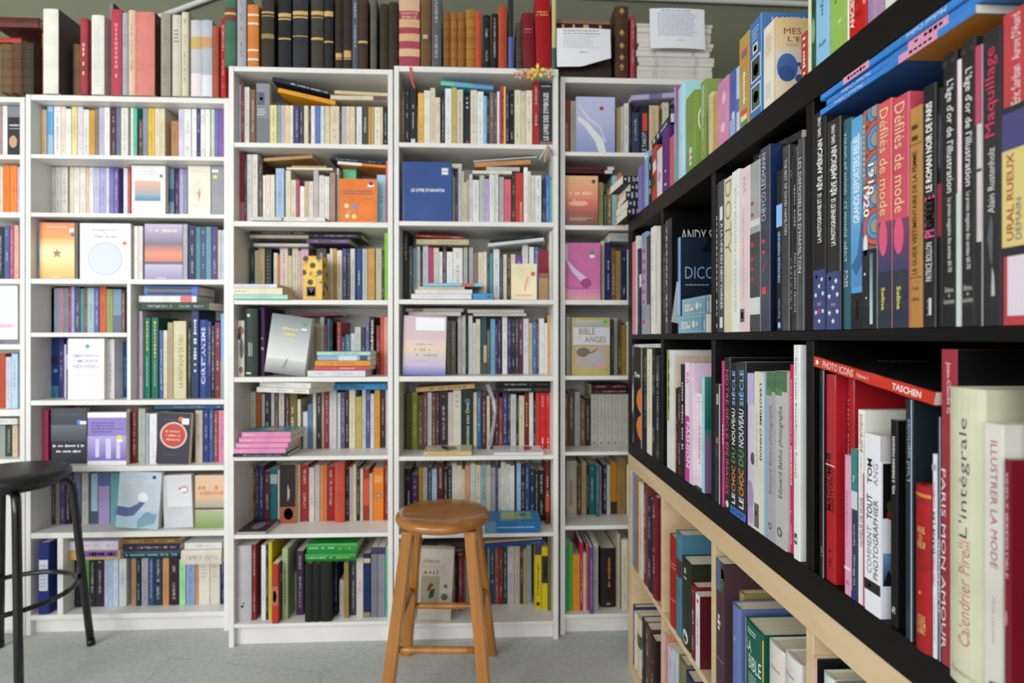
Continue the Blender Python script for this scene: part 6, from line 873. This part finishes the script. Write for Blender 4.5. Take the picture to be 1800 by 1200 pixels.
BLUE = ['r 0 1 .6 .8 dc98b4~^ .5 .63 .77 .5 f0dce4:rosaly~^ .5 .14 .36 .5 d8e8f8,i:Michael Collins', 'r 0 1 .18 .4 dc98b4~^ .5 .21 .37 .5 f0dce4:rosaly~^ .5 .64 .87 .5 d8e8f8,i:Michael Collins', 'r 0 1 .18 .4 dc98b4~^ .5 .21 .37 .5 f0dce4:rosaly~^ .5 .64 .87 .5 d8e8f8,i:Michael Collins~kg 0 1 0 1 2454a0 285cac~kr 0 1 0 .36 c8842c']
p0, p1 = onX(1446, 190, X0-0.004), onX(1722, 27, X0-0.004)
for i in range(3):
    z = p0[2] - 0.008 + 0.0098*(2-i); yc = (p0[1]+p1[1])/2 + (0.004, -0.004, 0.008)[i]
    M = T((X0-0.004+(0, .004, .002)[i], yc, z+0.0046)) @ Rz(-90) @ Ry(-90) @ T((0, 0, -0.128))
    flat_book('thin_blue_book', M, 0.0094, 0.19, 0.256, '3c88d8', BLUE[i], 'thin blue book lying %s of three on upright photo books' % ('topmost', 'middle', 'lowest')[i], 'flat blue books in the black bookcase', M_GLOSS)
# pile of dark books lying at the far end of the black bookcase's top
for i in range(5):
    z = ZBT + 0.0006 + i*0.0268; sh, sy = (0, .004, -.004, .012, -.012)[i], (0, .004, -.003, .006, .01)[i]
    M = T((0.459+0.06+sh, 1.803+sy, z+0.0132)) @ Rz((0, 2, -3, 1, 4)[i]) @ Ry(90) @ T((0, 0, -0.06))
    flat_book('pocket_book', M, 0.0262, 0.145, 0.12, '26282e', 'n .15 .85 .15 .5 b8bcc8 3~o .5 .32 .25 8c909c~r .3 .6 .04 .1 a8acb4', 'dark pocket book, %s in pile at black bookcase end' % ('lowest', 'second', 'middle', 'fourth up', 'topmost')[i], 'dark pocket books piled on the black bookcase', cat='pocket book')
# ---------------------------------------------------------------- paper notes
def note(name, u0, u1, v0, v1, Y, lab, curl, ops, lines):
    p, q = onY(u0, v1, Y), onY(u1, v0, Y); W, H = q[0]-p[0], q[2]-p[2]; bm = bmesh.new(); nx, nz = 10, 8; g = []
    for j in range(nz+1):
        rowv = []
        for i in range(nx+1):
            x, z = i/nx, j/nz; low = curl(x) if curl else 0.0
            zz = low + (1-low)*z
            rowv.append(bm.verts.new((x*W, -0.006*math.sin(3*x) - 0.01*(1-z)**2, zz*H)))
        g.append(rowv)
    bk = [[bm.verts.new(v.co + Vector((0, 0.0006, 0))) for v in r_] for r_ in g]
    for j in range(nz):
        for i in range(nx): bm.faces.new((g[j][i], g[j][i+1], g[j+1][i+1], g[j+1][i])); bm.faces.new((bk[j][i], bk[j+1][i], bk[j+1][i+1], bk[j][i+1]))
    for j in range(nz):
        for i in (0, nx): bm.faces.new((g[j][i], g[j+1][i], bk[j+1][i], bk[j][i]))
    for i in range(nx):
        for j in (0, nz): bm.faces.new((g[j][i], g[j][i+1], bk[j][i+1], bk[j][i]))
    o = obj(name, bm, M_PAPER); o.location = p; tag(o, lab, 'note', 'handwritten notes on the top books')
    ink = Ink(); put = lambda x, z, e: (x, -0.006*math.sin(3*x/W) - 0.01*(1-z/H)**2 - 0.0012 - e*0.2, z)
    for (x0, x1, z, hgt, c) in lines:
        x = x0
        while x < x1:
            ln = random.uniform(0.02, 0.07)
            zz = z + random.uniform(-.004, .004); pts = [(x*W, zz*H), (min(x+ln, x1)*W, zz*H), (min(x+ln, x1)*W, (zz+hgt)*H), (x*W, (zz+hgt)*H)]
            ink.poly(put, pts, col(c)); ink.n -= 1; x += ln + 0.018
    ink.build('handwriting', o); return o
note('handwritten_note', 978.5, 1073, 52, 121, YC-0.024, 'torn white note handwritten in grey, hanging before antique volumes', lambda x: 0.02 + (0.0 if x < 0.45 else 0.24*(x-0.45)/0.55), None,
     [(0.12, 0.78, 0.92, .022, '7c7c8c'), (0.12, 0.82, 0.85, .022, '8c8c9c')] + [(0.12, random.uniform(.6, .8), 0.78-0.055*i, .012, '9c9cac') for i in range(6)] + [(0.42, .58, .38, .02, '8c8c9c')])
note('handwritten_note', 1142, 1238, 17.5, 88, YC-0.016, 'squarer white note with dense blue handwriting, before white volumes', lambda x: 0.01, None,
     [(0.2, 0.75, 0.93, .022, '8ca0c8')] + [(0.14, random.uniform(.78, .86), 0.87-0.045*i, .016, 'a0b0d0') for i in range(13)] + [(0.46, .62, .2, .014, '9cacd0')])
# ---------------------------------------------------------------- sunflower box
sx0, sx1 = onY(531.5, 500, YB)[0], onY(563.5, 500, YB)[0]; szb = zt('B1', 3)+0.0006; szt = onY(548, 449, YB)[2]
bm = bmesh.new(); add_box(bm, sx0, sx1+0.006, YB+0.004, YB+0.075, szb, szt, 0.002); so = obj('sunflower_box', bm, solid('sunflower_card', 'd8a828', 0.4, 0.2))
tag(so, 'yellow gift box printed with sunflowers, standing on third shelf', 'gift box')
ink = Ink(); W, H = sx1-sx0+0.006, szt-szb; put = lambda x, z, e: (sx0+x, YB+0.004-e, szb+z); put2 = lambda x, z, e: (sx1+0.006+e, YB+0.004+x, szb+z)
for (x, z) in ((.5, .78), (.05, .62), (.85, .62), (.38, .4), (.8, .96), (.15, .93)):
    for k in range(9):
        a_ = k*2*math.pi/9; px, pz = x*W+math.cos(a_)*.24*W, z*H+math.sin(a_)*.24*W
        if 0.03*W < px < .97*W and .02*H < pz < .97*H: ink.poly(put, [(min(max(px+.07*W*math.cos(t*math.pi/4), 0), W), min(max(pz+.07*W*math.sin(t*math.pi/4), 0), H)) for t in range(8)], col('ecc438')); ink.n -= 1
    ink.n += 1; ink.poly(put, [(min(max(x*W+.14*W*math.cos(t*math.pi/8), 0), W), min(max(z*H+.14*W*math.sin(t*math.pi/8), 0), H)) for t in range(16)], col('2c1814')); ink.n -= 1
for (x, z, c_) in ((.62, .55, '5c9c48'), (.3, .6, 'c85840'), (.15, .18, '58a048'), (.8, .4, '4c8c50'), (.1, .85, 'c87840'), (.7, .88, '6ca058')):
    ink.n += 1; ink.poly(put, [(x*W, z*H), (x*W+.12*W, z*H+.04*H), (x*W+.2*W, z*H-.01*H), (x*W+.08*W, z*H-.04*H)], col(c_))
draw(ink, put, W, H, 'r', ['.2', '.65', '.08', '.3', '24201c'], ''); draw(ink, put, W, H, 'p', ['d8a828', '.26', '.1', '.6', '.1', '.6', '.27', '.26', '.27'], ''); draw(ink, put, W, H, 'p', ['5c3080', '.28', '.27', '.58', '.27', '.43', '.15'], '')
for (x, z) in ((.3, .8), (.75, .6), (.4, .35), (.8, .3), (.2, .15)):
    draw(ink, put2, 0.071, H, 'o', [str(x), str(z), '.14', '2c1814'], '')
ink.build('sunflower_print', so)
# ---------------------------------------------------------------- ribbons, paper ornaments, curled plastic strip
def ribbon(name, pts, wdt, c, lab, cat, m=None, grp=None):
    bm = bmesh.new(); P = [Vector(p) for p in pts]; prev = None
    for i, p in enumerate(P):
        wv = wdt if isinstance(wdt, (int, float)) else wdt[i]; dr = (P[min(i+1, len(P)-1)]-P[max(i-1, 0)]); sd = Vector((dr.z, 0, -dr.x)).normalized()*(wv/2); n_ = Vector((0, 0.0005, 0))
        cur = [bm.verts.new(v) for v in (p-sd-n_, p+sd-n_, p+sd+n_, p-sd+n_)]
        if prev:
            for k in range(4): bm.faces.new((prev[k], prev[(k+1) % 4], cur[(k+1) % 4], cur[k]))
        else: bm.faces.new(cur)
        prev = cur
    bm.faces.new(prev[::-1]); bmesh.ops.recalc_face_normals(bm, faces=bm.faces[:])
    o = obj(name, bm, m or solid(name + '_cloth', c, 0.5)); tag(o, lab, cat, grp); return o
def PN(zx, u, v, Y):
    ox, oy, s_ = ZOOM[zx]; return onY(ox+u/s_, oy+v/s_, Y)
Yr = YB-0.004
ribbon('red_ribbon', [PN('N110', 235, 45, Yr), PN('N110', 238, 60, Yr), PN('N110', 240, 120, Yr), PN('N110', 250, 180, Yr), PN('N110', 268, 235, Yr), PN('N110', 282, 258, Yr)], [.008, .0085, .0075, .0065, .006, .005], 'd84848', 'red ribbon bookmark trailing from the banded Bible', 'ribbon')
for i, (c_, pts, l_) in enumerate((('a8dca8', [(1605, 832), (1580, 890), (1550, 935), (1530, 975)], 'pale green'), ('e0b8a0', [(1606, 832), (1598, 900), (1588, 950), (1582, 1000)], 'peach'), ('a82850', [(1612, 830), (1635, 870), (1655, 900), (1678, 930)], 'dark red'), ('c8c8ec', [(1620, 832), (1655, 860), (1675, 890), (1690, 930)], 'pale lilac'))):
    ribbon('book_ribbon', [PN('N110', u, v, Yr-0.0012*i) for u, v in pts], 0.003, c_, l_ + ' ribbon end hanging below the symbols book', 'ribbon', None, 'ribbons of the symbols book')
def ornament(u, v, rot, c1, c2, lab, sc=1.0):
    p = PN('N110', u, v, YB-0.012); bm = bmesh.new(); n = 5
    for k in range(n):
        a_ = math.radians(rot) + k*2*math.pi/n; R = 0.018*sc
        pts = [(0, 0), (R*.7*math.cos(a_-.35), R*.7*math.sin(a_-.35)), (R*math.cos(a_-.12), R*math.sin(a_-.12)), (R*math.cos(a_+.12), R*math.sin(a_+.12)), (R*.7*math.cos(a_+.35), R*.7*math.sin(a_+.35))]
        bot = [bm.verts.new((x, -0.003*(x*x+z*z)/R/R, z)) for x, z in pts]; top = [bm.verts.new((x, -0.003*(x*x+z*z)/R/R-0.0025, z)) for x, z in pts]
        bm.faces.new(bot[::-1]); bm.faces.new(top)
        for i in range(5): bm.faces.new((bot[i], bot[(i+1) % 5], top[(i+1) % 5], top[i]))
    bmesh.ops.recalc_face_normals(bm, faces=bm.faces[:])
    o = obj('flower_ornament', bm, solid('ornament_' + c1, c1, 0.5)); o.location = p
    bm = bmesh.new(); bmesh.ops.create_icosphere(bm, subdivisions=2, radius=0.006*sc, matrix=Matrix.Translation((0, -0.003, 0))); obj('flower_heart', bm, solid('ornament_heart_' + c2, c2, 0.4), o, True)
    bm = bmesh.new(); add_tube(bm, [(0, 0.001, 0), (0.002, 0.002, -0.012*sc), (0.001, 0.003, -0.024*sc)], 0.0012, 6); obj('stem', bm, solid('ornament_stem_' + c1, '8c8c48', 0.6), o, True)
    tag(o, lab, 'ornament', 'flower ornaments hanging from the case top')
ornament(1320, 125, 10, 'd8a8b0', 'c88c40', 'pale pink flower ornament, first on the garland'); ornament(1385, 115, 40, 'e0884c', 'c84c38', 'orange flower ornament on the garland', .85); ornament(1445, 130, 75, 'e0b840', 'd87830', 'golden flower ornament between orange and yellow ones', 1.1)
ornament(1515, 90, 20, 'e8d060', 'e8a838', 'yellow flower ornament, largest on the garland', 1.5); ornament(1625, 110, 55, 'c8c078', 'e0a8a0', 'olive flower ornament beside the side panel', 1.1)
bm = bmesh.new(); add_tube(bm, [PN('N110', 1290, 60, YB-0.006), PN('N110', 1385, 78, YB-0.009), PN('N110', 1515, 62, YB-0.009), PN('N110', 1665, 58, YB-0.006)], 0.0012, 6); o = obj('garland_string', bm, solid('garland_string', '9c8c60', 0.7)); tag(o, 'thin string joining flower ornaments on the case top edge', 'string')
Ys = YB+0.02
ribbon('plastic_strip', [PN('N650', 1010, 140, YB+0.06), PN('N650', 1030, 200, YB+0.04), PN('N650', 1070, 300, Ys), PN('N650', 1085, 420, YB+0.01), PN('N650', 1070, 560, YB+0.012), PN('N650', 1045, 680, YB+0.02), PN('N650', 1030, 770, YB+0.03)], [.014, .013, .012, .010, .012, .014, .016], 'b8a8b8', 'curled grey plastic bookmark strip standing before dark spines', 'bookmark', M_RIB)
# ---------------------------------------------------------------- wooden stool
def wood_stool():
    cx, cy = onZ(780, 893, 0.56)[0], 1.83; r = empty('wooden_stool', (cx, cy, 0)); tag(r, 'varnished wooden stool with round seat before the tall bookcases', 'stool')
    R = 0.153
    bm = bmesh.new(); add_lathe(bm, [(0.02, .528), (R-0.016, .528), (R-0.004, .533), (R, .541), (R-0.001, .551), (R-0.006, .557), (R-0.02, .5595), (0.06, .557), (0.02, .5565)], 56); obj('seat', bm, M_OAKSEAT, r, True)
    legs = {}
    for i, (sx, sy) in enumerate(((-1, -1), (1, -1), (-1, 1), (1, 1))):
        a_, b_ = Vector((sx*.096, sy*.09, .5279)), Vector((sx*.152, sy*.165, 0.0)); bm = bmesh.new(); w_ = .0185
        A = [bm.verts.new((a_[0]+p*w_, a_[1]+q*w_, a_[2])) for p, q in ((-1, -1), (1, -1), (1, 1), (-1, 1))]; B = [bm.verts.new((b_[0]+p*w_, b_[1]+q*w_, 0)) for p, q in ((-1, -1), (1, -1), (1, 1), (-1, 1))]
        bm.faces.new(A); bm.faces.new(B[::-1])
        for k in range(4): bm.faces.new((B[k], B[(k+1) % 4], A[(k+1) % 4], A[k]))
        bmesh.ops.bevel(bm, geom=[e for e in bm.edges if abs((e.verts[0].co-e.verts[1].co).z) > .3], offset=.004, segments=2, affect='EDGES')
        bmesh.ops.recalc_face_normals(bm, faces=bm.faces[:]); obj('leg', bm, M_OAK, r); legs[(sx, sy)] = (a_, b_)
    def at(k, z): a_, b_ = legs[k]; f_ = (a_[2]-z)/a_[2]; return a_ + (b_-a_)*f_
    for k0, k1, z in (((-1, -1), (1, -1), .183), ((-1, 1), (1, 1), .183), ((-1, -1), (-1, 1), .25), ((1, -1), (1, 1), .25)):
        bm = bmesh.new(); p, q = at(k0, z), at(k1, z); add_tube(bm, [p + (q-p)*t for t in (.06, .2, .5, .8, .94)], [.0095, .0105, .0115, .0105, .0095], 12); obj('stretcher', bm, M_OAK, r, True)
    r.rotation_euler = (0, 0, math.radians(-3))
wood_stool()
# ---------------------------------------------------------------- black stool
def black_stool():
    c = onZ(14, 826, 0.68); r = empty('black_stool', (c[0], c[1], 0)); tag(r, 'black padded round stool on tubular legs, cut by the frame edge', 'stool'); R = 0.172
    bm = bmesh.new(); add_lathe(bm, [(.03, .638), (R-.02, .638), (R-.006, .644), (R, .656), (R-.003, .669), (R-.014, .678), (R-.04, .683), (.05, .685), (.02, .685)], 56); obj('padded_seat', bm, M_BLACKSEAT, r, True)
    bm = bmesh.new(); add_lathe(bm, [(.03, .626), (R-.03, .626), (R-.028, .6375), (.03, .6375)], 48); obj('seat_ring', bm, M_BLACKMET, r, True)
    for ang in (45, -44, 135, 225):
        ca, sa = math.cos(math.radians(ang)), math.sin(math.radians(ang)); pts = []
        for rr, z in ((.10, .622), (.135, .624), (.158, .618), (.17, .6), (.176, .57), (.19, .4), (.208, .2), (.226, 0.012)): pts.append((rr*ca, rr*sa, z))
        bm = bmesh.new(); add_tube(bm, pts, .0125, 14); lg = obj('leg', bm, M_BLACKMET, r, True)
        bm = bmesh.new(); add_tube(bm, [(.2255*ca, .2255*sa, .022), (.2275*ca, .2275*sa, 0.0)], .0132, 14); obj('foot_cap', bm, M_BLACKSEAT, lg, True)
    bm = bmesh.new(); pts = [(.183*math.cos(t*2*math.pi/48), .183*math.sin(t*2*math.pi/48), .262) for t in range(49)]; add_tube(bm, pts, .0085, 10); obj('footrest_ring', bm, M_BLACKMET, r, True)
black_stool()
